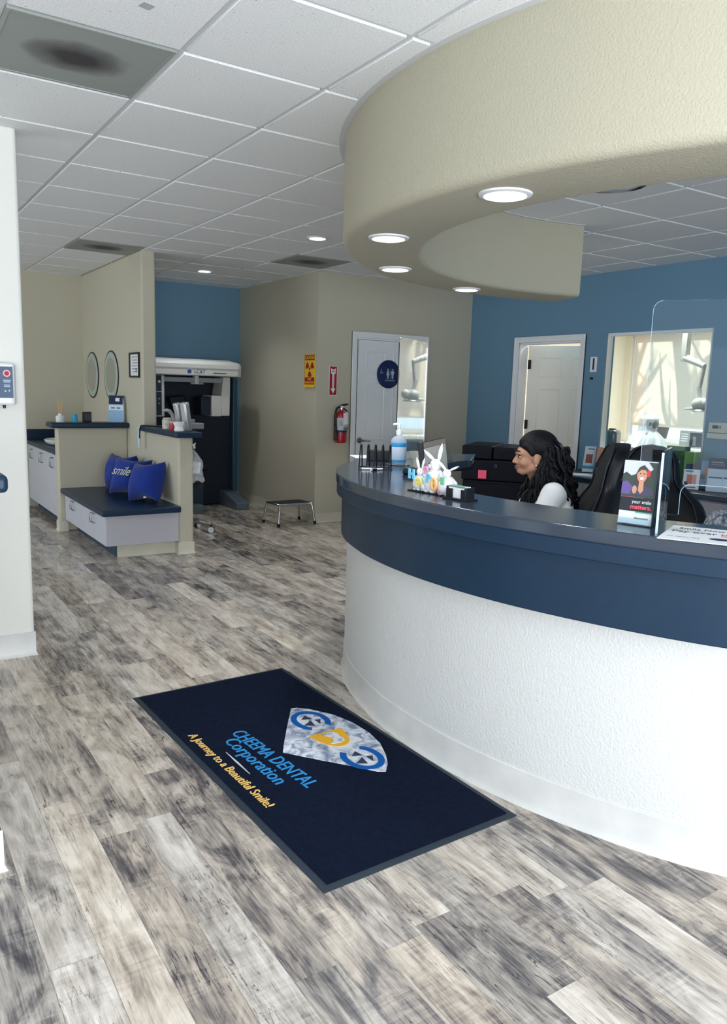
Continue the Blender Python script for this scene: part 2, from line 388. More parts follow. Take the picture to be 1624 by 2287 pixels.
# ------------------------------------------------------------------ curved reception desk
def pol(th, r, z=0): return Vector((O.x+r*math.cos(rad(th)), O.y+r*math.sin(rad(th)), z))
def lerp_tab(t, tab):
    for (a, x), (b, y) in zip(tab, tab[1:]):
        if (a <= t <= b) or (b <= t <= a):
            k = (t-a)/(b-a); k = k*k*(3-2*k) if False else k
            return x+(y-x)*k
    return tab[0][1] if abs(t-tab[0][0]) < abs(t-tab[-1][0]) else tab[-1][1]
RT_TAB = [(270, 2.245), (210, 2.24), (200, 2.225), (190, 2.22), (180, 2.215), (170, 2.207), (160, 2.19), (150, 2.15), (140, 2.095)]
def catmull(P, n=8):
    P = [Vector(p) for p in P]; out = []
    for i in range(len(P)-1):
        a = P[i-1] if i else P[0]*2-P[1]; b, c = P[i], P[i+1]; d = P[i+2] if i+2 < len(P) else P[-1]*2-P[-2]
        for k in range(n):
            t = k/n; out.append(.5*((2*b)+(c-a)*t+(2*a-5*b+4*c-d)*t*t+(3*b-a-3*c+d)*t**3))
    out.append(P[-1]); return out
outer = [pol(t, lerp_tab(t, RT_TAB)) for t in range(270, 144, -3)]
outer += catmull([pol(147, lerp_tab(147, RT_TAB)), (2.40, 3.785, 0), (2.53, 3.945, 0), (2.80, 4.065, 0), (3.10, 4.01, 0), (3.44, 3.93, 0)], 6)[1:]
IN_TAB = [(270, 1.875), (168, 1.875), (158, 1.80), (150, 1.71), (140, 1.60), (130, 1.50), (125, 1.465)]
def resample(P, n):
    d = [0]
    for a, b in zip(P, P[1:]): d.append(d[-1]+(b-a).length)
    out = []
    j = 0
    for i in range(n+1):
        s = d[-1]*i/n
        while j < len(d)-2 and d[j+1] < s: j += 1
        k = (s-d[j])/max(d[j+1]-d[j], 1e-9); out.append(P[j].lerp(P[j+1], min(max(k, 0), 1)))
    return out
NP = 110
outer = resample(outer, NP)
inner = resample([pol(t, lerp_tab(t, IN_TAB)) for t in range(270, 124, -1)], NP)
def offset(P, d):
    out = []
    for i in range(len(P)):
        t = (P[min(i+1, len(P)-1)]-P[max(i-1, 0)]).normalized(); out.append(P[i]-Vector((-t.y, t.x, 0))*(-1)*d*(1) if False else P[i]+Vector((t.y, -t.x, 0))*d)
    return out
# travel is clockwise seen from above, so the desk lies on the right: +offset moves inwards
def band(name, m, d0, d1, z0, z1, parent, bev=0, cut=9):
    """solid hugging the outer edge, from offset d0 (outside) to d1 (inside)"""
    f0 = d0 if callable(d0) else (lambda i: d0)
    a = offv(f0)[:NP-cut]; b = offset(outer, d1)[:NP-cut]
    return MB().strip(a, b, z0, z1).build(name, m, parent, bev=bev, seg=3)
def offv(f):
    out = []
    for i in range(len(outer)):
        t = (outer[min(i+1, NP)]-outer[max(i-1, 0)]).normalized(); out.append(outer[i]+Vector((t.y, -t.x, 0))*f(i))
    return out
def ang(i): return math.degrees(math.atan2(outer[i].y-O.y, outer[i].x-O.x)) % 360
def woff(i): return lerp_tab(ang(i), [(270, .15), (190, .135), (180, .13), (165, .105), (150, .06), (120, .05)])
def poff(i): return lerp_tab(ang(i), [(270, .05), (165, .045), (150, .03), (120, .03)])
desk = thing('reception_desk', 'curved white reception desk with dark slate blue counter top and band', 'reception desk')
MB().strip(outer, inner, 1.022, 1.067).build('counter_top', LAM_TOP, desk, bev=.006, seg=3)
band('counter_edge', LAM, lambda i: .006, .10, .965, 1.024, desk, bev=.004, cut=0)
band('band_panel', LAM, poff, .16, .752, .968, desk, bev=.004)
band('base_wall', WHITE_ROUGH, woff, .20, 0, 1.022, desk)
band('inner_lining', LAM, lambda i: .20, .215, 0.01, 1.022, desk)
Rg = []
for i in range(NP-9):
    t = (outer[min(i+1, NP)]-outer[max(i-1, 0)]).normalized(); n = Vector((t.y, -t.x, 0))
    Rg.append([outer[i]+n*(woff(i)+q)+Vector((0, 0, z)) for q, z in [(-.018, 0), (-.013, .008), (-.006, .025), (-.005, .128), (-.002, .131), (.004, .131), (.004, 0)]])
MB().rings(Rg).build('baseboard', COVE_W, desk)
wk = [pol(t, 1.96) for t in range(268, 160, -3)]; wk2 = [pol(t, 1.28) for t in range(268, 160, -3)]
MB().strip(wk, wk2, .725, .755).build('work_surface', LAM_TOP, desk, bev=.004)
MB().strip([pol(t, 1.94) for t in range(266, 160, -3)], [pol(t, 1.92) for t in range(266, 160, -3)], .10, .725).build('modesty_panel', CABW, desk)

# ------------------------------------------------------------------ soffit over the desk
A0, A1 = 73.0, 292.0; RO, RI, ZS = 2.15, 1.735, 2.18; NA = 96; rr = .045
prof = [(RI, CZ+.01)]
for k in range(6): a = PI+PI/2*k/5; prof.append((RI+rr*.75+rr*.75*math.cos(a), ZS+rr*.75+rr*.75*math.sin(a)))
for k in range(7): a = 1.5*PI+PI/2*k/6; prof.append((RO-rr+rr*math.cos(a), ZS+rr+rr*math.sin(a)))
prof.append((RO, CZ+.01))
Rg = [[pol(A0+(A1-A0)*i/NA, r, z) for r, z in prof] for i in range(NA+1)]
struct(MB().rings(Rg).build('trim_2', BEIGE_ROUGH, ang=50))
Rg = [[pol(A0+(A1-A0)*i/NA, r, z) for r, z in [(RO, CZ-.004), (RO+.03, CZ-.004), (RO+.03, CZ+.012), (RO, CZ+.012)]] for i in range(NA+1)]
struct(MB().rings(Rg).build('trim_3', TEE))
Rg = [[pol(A0+(A1-A0)*i/NA, r, z) for r, z in [(RI-.025, CZ-.004), (RI, CZ-.004), (RI, CZ+.012), (RI-.025, CZ+.012)]] for i in range(NA+1)]
struct(MB().rings(Rg).build('trim_4', TEE))

# ------------------------------------------------------------------ downlights
EMIT = mat('led_diffuser', (255, 255, 255), .5, emit=((.93, .95, 1.0), 9.0))
def downlight(p, z, label, r=.095, watts=11, group='recessed lights in the curved soffit'):
    t = thing('recessed_light', label, 'ceiling light', (p.x, p.y, z), 0, group)
    MB().lathe([(r*.76, -.002), (r*.80, -.010), (r*.97, -.006), (r, 0), (r, .004), (r*.76, .004)], 40).build('trim_ring', WHITE, t)
    MB().lathe([(0.0, -.0065), (r*.5, -.006), (r*.775, -.003), (r*.775, .003), (0.0, .003)], 40).build('diffuser', EMIT, t)
    l = lamp('recessed_light_glow', 'SPOT', (p.x, p.y, z-.03), watts, (.95, .97, 1.0), spot_size=rad(125), spot_blend=.8, shadow_soft_size=.07)
    l.rotation_euler = (0, 0, 0); l.parent = t; l.location = (0, 0, -.02); return t
for th, lb in ((185.5, 'lit recessed light in the curved soffit, the largest and nearest one'),
               (157, 'lit recessed light in the curved soffit, second from the nearest'),
               (128.8, 'lit recessed light in the curved soffit, third from the nearest'),
               (99.8, 'lit recessed light in the curved soffit, farthest one by the blue wall')):
    downlight(pol(th, 1.955), ZS, lb, .098, 30)
downlight(Vector((3.24, 5.77, 0)), CZ, 'lit recessed light in the tile ceiling just left of the soffit', .085, 36, 'recessed lights in the tile ceiling')
downlight(Vector((3.24, 8.23, 0)), CZ, 'lit recessed light in the tile ceiling before the blue alcove wall', .085, 34, 'recessed lights in the tile ceiling')
t = thing('dome_light', 'unlit glass dome ceiling light peeking below the inner edge of the soffit', 'ceiling light', (3.69, 3.16, CZ))
MB().lathe([(.20, .004), (.20, -.012), (.185, -.02), (.17, -.012), (.17, .004)], 40).build('rim', CHROME, t)
MB().lathe([(.168, -.008), (.15, -.022), (.10, -.032), (.04, -.037), (0, -.038), (0, .003), (.168, .003)], 40).build('dome', mat('frosted_glass', (205, 210, 215), .15, spec=.8), t)

# ------------------------------------------------------------------ air grilles (perforated return panels, dust stained)
def grille_mat():
    m = mat('grille_dusty', (120, 124, 122), .6); nt = m.node_tree; b = nt.nodes['Principled BSDF']; N = nt.nodes.new; L = nt.links.new
    tc = N('ShaderNodeTexCoord'); mp = N('ShaderNodeMapping'); mp.inputs['Scale'].default_value = (4.0, 5.2, 0); L(tc.outputs['Object'], mp.inputs[0])
    ln = N('ShaderNodeVectorMath'); ln.operation = 'LENGTH'; L(mp.outputs[0], ln.inputs[0])
    n = N('ShaderNodeTexNoise'); n.inputs['Scale'].default_value = 9; L(tc.outputs['Object'], n.inputs['Vector'])
    ad = N('ShaderNodeMath'); ad.operation = 'MULTIPLY_ADD'; L(n.outputs['Fac'], ad.inputs[0]); ad.inputs[1].default_value = .35; L(ln.outputs['Value'], ad.inputs[2])
    cr = N('ShaderNodeValToRGB'); L(ad.outputs[0], cr.inputs[0]); e = cr.color_ramp.elements
    e[0].position = .45; e[0].color = srgb(58, 56, 60); e[1].position = 1.15; e[1].color = srgb(148, 154, 150)
    q = e.new(.85); q.color = srgb(120, 122, 122)
    v = N('ShaderNodeTexVoronoi'); v.inputs['Scale'].default_value = 190; v.inputs['Randomness'].default_value = 0; L(tc.outputs['Object'], v.inputs['Vector'])
    lt = N('ShaderNodeMath'); lt.operation = 'LESS_THAN'; L(v.outputs['Distance'], lt.inputs[0]); lt.inputs[1].default_value = .28
    mx = N('ShaderNodeMix'); mx.data_type = 'RGBA'; mm = N('ShaderNodeMath'); mm.operation = 'MULTIPLY'; L(lt.outputs[0], mm.inputs[0]); mm.inputs[1].default_value = .35
    L(mm.outputs[0], mx.inputs[0]); L(cr.outputs[0], mx.inputs[6]); mx.inputs[7].default_value = srgb(30, 30, 34); L(mx.outputs[2], b.inputs['Base Color']); return m
GRL = grille_mat()
def vent(i, j, label):
    t = thing('air_grille', label, 'air vent', (GX+GS*(i+.5), GY+GS*(j+.5), CZ), 0, 'square air grilles in the ceiling'); h = GS/2-.013
    MB().box(-h+.012, h-.012, -h+.012, h-.012, .001, .012).build('perforated_panel', GRL, t)
    f = MB(); f.box(-h, h, -h, -h+.013, -.002, .014).box(-h, h, h-.013, h, -.002, .014).box(-h, -h+.013, -h+.013, h-.013, -.002, .014).box(h-.013, h, -h+.013, h-.013, -.002, .014)
    f.build('frame', mat('grille_frame', (150, 155, 152), .5), t)
vent(-1, 1, 'large nearest square air grille with a dark dust stain')
vent(1, 8, 'square air grille above the mirror wall, stained at its centre')
vent(4, 7, 'square air grille above the hall, between the soffit and caution sign wall')

# ------------------------------------------------------------------ low walls
def lowwall(name, x0, x1, y0, y1, h, caplab, cap):
    struct(MB().box(x0, x1, y0, y1, 0, h).build(name, BEIGE, bev=.02, seg=3))
    c = MB().box(*cap, h, h+.05).build('ledge', LAM, bev=.012, seg=3); return tag(c, caplab, 'ledge')
lowwall('wall_half_sink', 1.62, XM+.001, 7.93, 8.06, 1.017, 'slate blue cap on the low wall behind the bench, with reed diffuser', (1.555, XM, 7.86, 8.12))
lowwall('wall_half_bench', XM, XM+.135, 6.45, 7.421, 1.017, 'slate blue cap on the low wall beside the bench, with jars', (XM-.05, XM+.185, 6.36, 7.42))
base('baseboard_half_sink', [(1.62, 8.06), (1.62, 7.93), (1.70, 7.93)])
base('baseboard_half_bench', [(1.79, 6.54), (XM, 6.54), (XM, 6.45), (XM+.135, 6.45), (XM+.135, YX)])

# ------------------------------------------------------------------ doors
def casing(par, along, a0, a1, zt, face, sgn, w=.062, d=.018, name='frame'):
    """door or window casing on a wall; along='x' (wall faces -y) or 'y' (wall faces -x)"""
    b = MB()
    def bx(p0, p1, z0, z1, dd):
        if along == 'x': b.box(p0, p1, face-dd, face, z0, z1)
        else: b.box(face-dd, face, p0, p1, z0, z1)
    for (dd, e) in ((d, 0), (d+.008, .036)):
        bx(a0-w, a0-e, 0, zt+w, dd); bx(a1+e, a1+w, 0, zt+w, dd); bx(a0-e, a1+e, zt+e, zt+w, dd)
    # jamb lining
    if along == 'x':
        b.box(a0, a0+.018, face, face+.12, 0, zt).box(a1-.018, a1, face, face+.12, 0, zt).box(a0, a1, face, face+.12, zt-.018, zt)
    else:
        b.box(face, face+.12, a0, a0+.018, 0, zt).box(face, face+.12, a1-.018, a1, 0, zt).box(face, face+.12, a0, a1, zt-.018, zt)
    return b.build(name, TRIMW, par, bev=.003)
def door_leaf(par, w, h, m, flip=1):
    """six panel leaf, hinge edge at x=0, face towards -y, in local coordinates"""
    b = MB(); b.box(0, w, -.017, .017, .008, h)
    o = b.build('leaf', m, par, bev=.002)
    st = .115*w/.88+.01; mid = .10; pw = (w-2*st-mid)/2
    rows = [(.22, .86), (1.02, 1.54), (1.66, h-.13)] if False else [(.20, .78), (.90, 1.54), (1.66, h-.12)]
    pb = MB()
    for side in (-1, 1):
        for x0 in (st, st+pw+mid):
            for z0, z1 in rows:
                y = side*.017
                def q(i, dy): return [(x0+i, y+side*dy, z0+i), (x0+pw-i, y+side*dy, z0+i), (x0+pw-i, y+side*dy, z1-i), (x0+i, y+side*dy, z1-i)]
                pb.rings([q(0, -.001), q(.004, .006), q(.012, .007), q(.020, .0005), q(.030, .0005), q(.050, .006), q(.056, .006)], caps=False)
                f = pb.bm.faces.new([pb.bm.verts.new(v) for v in q(.056, .006)]); f.material_index = 0
    pb.build('panel_moulding', m, o, ang=20)
    return o
def lever(par, x, z, side, d, metal=STEEL):
    """lever handle at local (x, side*.017, z), pointing along d in x"""
    y = side*.017; l = MB()
    l.cyl((x, y, z), (x, y+side*.012, z), .034, .030).cyl((x, y+side*.012, z), (x, y+side*.05, z), .012)
    l.tube([(x, y+side*.05, z), (x+d*.03, y+side*.055, z), (x+d*.08, y+side*.053, z-.004), (x+d*.115, y+side*.048, z-.008)], [.012, .011, .009, .008], 12)
    return l.build('door_handle', metal, par, ang=50)
d1 = struct(thing('door_1', None, None, (DX0+.022, YB+.032, 0)))
lf = door_leaf(d1, DX1-DX0-.044, DH-.022, DOORW); lever(d1, .062, .90, -1, 1)
h = MB().box(-.02, .004, -.022, -.014, .83, .97).build('strike_plate', BLACKM, d1)
fr = casing(d1, 'x', -.022, DX1-DX0-.022, DH, -.032, 1)
MB().box(.001, .010, -.020, .03, .01, DH-.02).build('gap_shade_strip', BLACKM, d1)  # black strip on the leaf edge, standing in for shade in the gap
# open door to the treatment room, hinged at its far jamb, leaf swung inwards
d2 = struct(thing('door_2', None, None, (XR, EY1-.02, 0)))
casing(d2, 'y', EY0-EY1+.02, .02, DH, 0, 1)
LW = EY1-EY0-.04
sw = thing('open_leaf', None, None, (.125, -.012, 0), rad(-90+33)); sw.parent = d2
lf2 = door_leaf(sw, LW, DH-.025, mat('door_cream', (240, 236, 226), .45)); lever(sw, LW-.065, .90, -1, -1); lever(sw, LW-.065, .90, 1, -1)
for z in (.25, 1.13, 1.80):
    MB().box(-.014, .004, -.045, -.012, z-.05, z+.05).cyl((-.008, -.028, z-.052), (-.008, -.028, z+.052), .008, n=10).build('hinge', BLACKM, d2, loc=(.118, -.01, 0))

# ------------------------------------------------------------------ windows
w1 = struct(MB().box(XR+.02, XR+.10, WY0, WY0+.03, WZ0, WZ1).box(XR+.02, XR+.10, WY1-.03, WY1, WZ0, WZ1).box(XR+.02, XR+.10, WY0+.03, WY1-.03, WZ0, WZ0+.03).box(XR+.02, XR+.10, WY0+.03, WY1-.03, WZ1-.03, WZ1).build('window_1', TRIMW, bev=.003))
MB().box(XR+.057, XR+.063, WY0+.03, WY1-.03, WZ0+.03, WZ1-.03).build('pane', GLASS, w1)
MB().box(XR-.004, XR+.124, WY1-.0295, WY1-.001, WZ0, WZ1).build('jamb', BLUE, w1)
w2 = MB(); fx = XO+.05
w2.box(fx, fx+.06, VY0, VY0+.05, VZ0, VZ1).box(fx, fx+.06, VY1-.05, VY1, VZ0, VZ1).box(fx, fx+.06, VY0+.05, VY1-.05, VZ0, VZ0+.05).box(fx, fx+.06, VY0+.05, VY1-.05, VZ1-.05, VZ1)
w2 = struct(w2.build('window_2', TRIMW, bev=.003))
MB().box(fx+.027, fx+.033, VY0+.05, VY1-.05, VZ0+.05, VZ1-.05).build('pane', GLASS, w2)
w3 = MB()
for x in (-2.5, -.42, 1.66, 3.64): w3.box(x, x+.06, -2.27, -2.20, .30, 2.55)
w3.box(-2.5, 3.7, -2.27, -2.20, .30, .36).box(-2.5, 3.7, -2.27, -2.20, 2.49, 2.55).box(-2.5, 3.7, -2.27, -2.20, 2.05, 2.10)
struct(w3.build('window_3', STEEL, bev=.003))
# ------------------------------------------------------------------ dispenser on the left wall
t = thing('sanitizer_dispenser', 'white wall dispenser with blue panel and red badge on the left wall', 'hand sanitizer dispenser', (.60, 4.34, 1.34))
MB().prism([(-.075, 0), (.075, 0), (.085, -.06), (.07, -.095), (-.07, -.095), (-.085, -.06)], 0, .205).build('body', WHITE, t, bev=.012, seg=3)
pn = MB().box(-.058, .066, -.0975, -.0955, .035, .188).build('front_panel', mat('panel_blue', (44, 74, 108), .4), t, bev=.004)
MB().lathe([(0, 0), (.017, 0), (.017, .003), (0, .003)], 28, M=Matrix.Translation((.038, -.098, .155)) @ Matrix.Rotation(rad(90), 4, 'X')).build('badge_ring', mat('badge_pink', (240, 170, 180), .4), pn)
MB().lathe([(0, 0), (.011, 0), (.011, .004), (0, .004)], 28, M=Matrix.Translation((.038, -.0985, .155)) @ Matrix.Rotation(rad(90), 4, 'X')).build('badge', RED, pn)
for z, ww in ((.121, .036), (.113, .030), (.098, .028), (.091, .028)):
    MB().box(.038-ww/2, .038+ww/2, -.0988, -.0972, z-.0025, z+.0025).build('printed_line', mat('print_pale', (170, 190, 210), .5), pn)
for x, s in ((.030, 1), (.048, -1)):
    MB().prism([(x-.006, .070-.005*s), (x+.006, .070-.005*s), (x, .070+.006*s)], 0, .001, M=Matrix(((1, 0, 0, 0), (0, 0, -1, -.0974), (0, 1, 0, 0), (0, 0, 0, 1)))).build('arrow_mark', MAT['print_pale'], pn)
MB().cyl((.028, -.055, .004), (.028, -.058, -.018), .009, .006).build('nozzle', BLACK, t)

# ------------------------------------------------------------------ vanity along the alcove
def bar_handle(par, name, p, q, out, r=.004, m=STEEL):
    """bow handle from p to q standing off along vector out"""
    p, q, out = Vector(p), Vector(q), Vector(out); k = (q-p)*.12
    return MB().tube([p, p+out*.7+k*.1, p+out+k, q+out-k, q+out*.7-k*.1, q], r, 8).build(name, m, par, ang=60)
def cabinet_x(name, label, x, y0, y1, z0, z1, doors, group=None, depth=.6, toe=True, m=CABW, hz=None, cat='cabinet'):
    """cabinet facing -x with its face at x"""
    t = thing(name, label, cat, (x, y0, 0), 0, group); L = y1-y0
    MB().box(.02, depth, 0.001, L-.001, z0, z1).build('body', m, t, bev=.002)
    if toe: MB().box(.09, depth-.02, .002, L-.002, 0, z0).build('toe_kick', mat('toe_kick_blue', (44, 66, 88), .5) if 'toe_kick_blue' not in MAT else MAT['toe_kick_blue'], t)
    n = doors; wd = L/n
    for i in range(n):
        d = MB().box(0, .019, i*wd+.002, (i+1)*wd-.002, z0+.003, z1-.012).build('door', m, t, bev=.002)
        hy = (i+1)*wd-.035 if i % 2 == 0 else i*wd+.035
        zz = (z1-.05, z1-.15) if hz is None else hz
        bar_handle(d, 'handle', (0, hy, zz[0]), (0, hy, zz[1]), (-.03, 0, 0))
    return t
for k, (a, b, lb) in enumerate(((8.065, 8.61, 'pale grey sink cabinet nearest the low wall, partly hidden by it'),
                                (8.61, 9.155, 'pale grey sink cabinet in the middle, under the basin'),
                                (9.155, 9.695, 'pale grey sink cabinet farthest back against the alcove wall'))):
    cabinet_x('vanity_cabinet', lb, 1.655, a, b, .10, .74, 2, 'cabinets under the sink counter', XM-1.655)
cb = MB().box(1.62, XM-.003, 8.064, YA-.003, .742, .785).build('countertop', LAM, bev=.008, seg=3); tag(cb, 'dark slate counter with the basin in the alcove', 'countertop')
bs = MB().box(1.64, XM-.002, YA-.022, YA-.003, .785, .90).build('backsplash', LAM, cb, bev=.003)
bn = thing('wash_basin', 'round white wash basin rim on the dark alcove counter', 'basin', (1.90, 8.74, .785))
MB().lathe([(.10, .001), (.20, .006), (.235, .035), (.245, .058), (.238, .062), (.225, .055), (.19, .03), (.05, .014), (0, .013), (0, .001)], 48, sx=1.0, sy=1.15).build('bowl', mat('porcelain', (236, 238, 240), .12, coat=.5), bn)
MB().lathe([(.022, .0135), (.022, .017), (0, .017), (0, .0135)], 20).build('drain', CHROME, bn)

# ------------------------------------------------------------------ things on the sink wall cap
ZC = 1.067
t = thing('reed_diffuser', 'white bottle reed diffuser with tan sticks on the sink wall cap', 'reed diffuser', (1.665, 7.99, ZC))
MB().lathe([(0, 0), (.038, 0), (.040, .004), (.040, .055), (.034, .062), (.016, .066), (.016, .082), (0, .082)], 28).build('bottle', WHITE, t)
rd = mat('reed_tan', (214, 180, 120), .7)
for k in range(7):
    a = k*2*PI/7; MB().cyl((.006*math.cos(a), .006*math.sin(a), .06), (.035*math.cos(a)+.002*k, .035*math.sin(a), .20+.01*(k % 3)), .0018, n=6).build('reed', rd, t)
t = tag(MB().lathe([(.032, 0), (.030, .004), (.024, .075), (.020, .078), (.020, .072), (0, .070), (0, 0)], 28).build('cup', mat('cup_cyan', (50, 165, 205), .3), loc=(1.80, 7.985, ZC)), 'small upturned cyan cup on the sink wall cap', 'cup')
t = thing('card_box', 'small black leaning card box on the sink wall cap', 'box', (1.92, 8.0, ZC), rad(20))
MB().box(-.04, .04, -.02, .02, 0, .10).build('case', BLACK, t, bev=.003); MB().box(-.034, .034, -.0215, -.0195, .012, .09).build('face', mat('card_face_grey', (70, 74, 82), .4), t)
t = thing('brochure_stand', 'tall leaning pale blue leaflet stand on the sink wall cap by the mirror', 'brochure stand', (2.20, 7.98, ZC), rad(-28))
M = Matrix.Rotation(rad(-9), 4, 'X')
bd = MB().box(-.075, .075, -.004, .004, .002, .27, M).build('back_board', mat('leaflet_pale_blue', (150, 190, 225), .5), t)
MB().box(-.074, .074, -.0055, -.0038, .18, .269, M).build('navy_header', NAVY, bd); MB().box(-.01, .03, -.0065, -.005, .21, .245, M).build('logo_mark', PAPER, bd)
MB().box(-.074, .074, -.0055, -.0038, .12, .172, M).build('white_band', mat('leaflet_white', (220, 232, 244), .5), bd)
for x in (-.035, .02): MB().box(x-.016, x+.02, -.0065, -.005, .138, .148, M).build('printed_line', DARK, bd)
MB().prism([(.001, .24), (.001, 0), (.10, 0)], .068, .072, M=Matrix(((0, 0, 1, 0), (1, 0, 0, .0), (0, 1, 0, .002), (0, 0, 0, 1)))).build('prop_leg', WHITE, t)

# ------------------------------------------------------------------ mirrors and framed notice on the mirror wall
MIRR = mat('mirror_glass', (225, 232, 230), .03, metal=1); FROST = mat('mirror_frosted_band', (176, 190, 182), .35, spec=.6, bump=(260, .5, .002))
t = thing('wall_mirror', 'oval mirror with mottled silver band, left one nearer the alcove corner', 'mirror', (XM, 9.26, 1.538), 0, 'mirrors on the alcove side wall', rot=(0, rad(-90), 0))
# local z points to -x after the rotation; local x is up
MB().lathe([(.001, 0), (.258, 0), (.262, .006), (.25, .013), (.20, .016), (.192, .012), (.001, .012)], 64, sx=.95, sy=1.0).build('band', FROST, t)
MB().lathe([(.001, .0118), (.19, .0118), (.19, .0145), (.001, .0145)], 64, sx=.95, sy=1.0).build('glass', MIRR, t)
MB().lathe([(.255, 0), (.272, .002), (.272, .009), (.255, .0095)], 64, sx=.95, sy=1.0).build('rim', BLACK, t)
dup(t, (XM, 8.475, 1.535), label='oval mirror with mottled silver band, right one nearer the framed notice', rot=(0, rad(-90), 0))
t = thing('framed_notice', 'small black framed notice hanging beside the two mirrors', 'picture frame', (XM, 7.64, 1.635), rot=(rad(90), 0, rad(-90)))
f = MB(); fw_, fh_ = .155, .115
f.box(-.155, -.137, -.12, .12, 0, .018).box(.137, .155, -.12, .12, 0, .018).box(-.137, .137, -.12, -.102, 0, .018).box(-.137, .137, .102, .12, 0, .018)
f.build('frame', BLACK, t, bev=.002)
pg = MB().box(-.138, .138, -.103, .103, .002, .006).build('paper', PAPER, t)
for k in range(6): MB().box(-.09+.01*(k % 3), .09-.012*(k % 2), .072-.028*k, .080-.028*k, .0055, .0068).build('printed_line', GREY, pg)
MB().lathe([(0, .0055), (.022, .0055), (.022, .0068), (0, .0068)], 20, c=(.05, -.05, 0)).build('seal', mat('seal_grey', (150, 155, 160), .5), pg)

# ------------------------------------------------------------------ bench
BX0, BY0 = 1.675, 6.455
for (a, b, lb) in ((6.455, 7.19, 'grey bench cabinet nearest the hall, two doors with bow handles'), (7.19, 7.925, 'grey bench cabinet beside the sink wall, two doors with bow handles')):
    t = cabinet_x('bench_cabinet', lb, BX0, a, b, .115, .375, 2, 'cabinets under the bench', XM-BX0-.002, toe=False, hz=(.345, .265))
    MB().box(.11, XM-BX0-.003, .09 if a < 7 else .002, b-a-.002, 0, .114).build('toe_kick', MAT['toe_kick_blue'], t)
    if a < 7: MB().box(.012, XM-BX0-.003, -.006, .001, .118, .375).build('end_panel', mat('end_panel_grey', (192, 190, 198), .45), t)
struct(MB().box(1.792, XM-.001, 6.54, 6.546, 0, .113).build('trim_5', COVE))
b = MB().box(1.632, XM-.002, 6.375, 7.926, .378, .43).build('countertop', LAM, bev=.012, seg=3); tag(b, 'dark slate bench seat top holding three blue pillows', 'bench top')
PIL = mat('pillow_blue', (10, 48, 140), .85, bump=(420, .35, .002), sheen=.15)
def pillow(label, loc, rz, tilt, w=.40, h=.36, d=.17, roll=0, seed=0, squash=1.0):
    t = thing('pillow', label, 'pillow', loc, 0, 'blue pillows on the bench', rot=(rad(tilt), rad(roll), rad(rz)))
    def f(u, v, s):
        x = 2*u-1; y = 2*v-1; e = max(0, (1-abs(x)**2.6))*max(0, (1-abs(y)**2.6))
        pinch = 1+.10*(abs(x*y))**2-.05*(1-abs(y))*abs(x)**4; y *= 1+.12*abs(x*y)**2-.13*(1-x*x)*abs(y)**3
        n = pnoise(Vector((x*1.6+seed, y*1.6, s*3.0)))*.05
        return Vector((x*w/2*pinch, s*(d/2*(e**.55)+.004)+n*e*.3, (y+1)*h/2*squash+(.02*x*x if y > 0 else 0)*0))
    m = MB()
    m.grid(lambda u, v: f(u, v, -1), 28, 28).grid(lambda u, v: f(u, v, 1), 28, 28)
    bmesh.ops.remove_doubles(m.bm, verts=m.bm.verts, dist=.0085)
    m.build('cushion', PIL, t, ang=80)
    return t
p0 = pillow('blue pillow at the back, against the low sink wall', (2.09, 7.52, .452), -66, -12, .33, .32, .27, seed=1)
p1 = pillow('blue pillow with smile written on it, in the middle of the bench', (2.05, 7.13, .452), -46, -20, .33, .33, .28, seed=4, roll=4)
text('lettering', 'smile', .12, mat('embroidery_silver', (206, 204, 190), .5), p1, (-.03, -.143, .18), (rad(88), 0, rad(-6)), shear=.5, ext=.004, width=.19)
p2 = pillow('plain blue pillow nearest, with a small white tag', (2.085, 6.735, .452), -58, -22, .31, .33, .27, seed=8, roll=-5)
MB().box(.03, .055, -.045, -.041, .004, .016).build('tag', PAPER, p2)

# ------------------------------------------------------------------ things on the bench wall cap
def jar(label, p, r, h, m, lid=None, prof=None):
    t = thing('jar', label, 'jar', (p.x, p.y, ZC)); MB().lathe(prof or [(0, 0), (r*.9, 0), (r, .006), (r, h*.82), (r*.86, h*.9), (r*.86, h), (0, h)], 28).build('body', m, t)
    if lid: MB().lathe([(0, h*.84), (r*1.04, h*.84), (r*1.04, h*1.08), (0, h*1.08)], 28).build('lid', lid, t)
    return t
cm = mat('candy_mix', (206, 196, 160), .35); 
nt = cm.node_tree; vv = nt.nodes.new('ShaderNodeTexVoronoi'); vv.inputs['Scale'].default_value = 60; cc = nt.nodes.new('ShaderNodeTexCoord'); nt.links.new(cc.outputs['Object'], vv.inputs['Vector'])
hs = nt.nodes.new('ShaderNodeHueSaturation'); hs.inputs['Saturation'].default_value = .45; hs.inputs['Value'].default_value = .75; nt.links.new(vv.outputs['Color'], hs.inputs['Color']); mm = nt.nodes.new('ShaderNodeMix'); mm.data_type = 'RGBA'; mm.inputs[0].default_value = .55; mm.inputs[6].default_value = srgb(206, 200, 176); nt.links.new(hs.outputs[0], mm.inputs[7]); nt.links.new(mm.outputs[2], nt.nodes['Principled BSDF'].inputs['Base Color'])
jar('glass jar of pale candies on the bench wall cap', Vector((2.335, 6.80, 0)), .055, .10, cm)
jar('small red jar between the candy jar and the white jar', Vector((2.315, 6.60, 0)), .040, .075, mat('jar_red', (176, 60, 70), .35), mat('lid_pink', (214, 150, 150), .4))
jar('white tooth shaped jar on the corner of the bench wall cap', Vector((2.31, 6.46, 0)), .045, .08, WHITE, None,
    [(0, 0), (.036, 0), (.044, .008), (.036, .03), (.038, .05), (.048, .066), (.05, .078), (.03, .083), (0, .083)])
SIL = mat('silver_plastic', (186, 190, 194), .28, metal=.6)
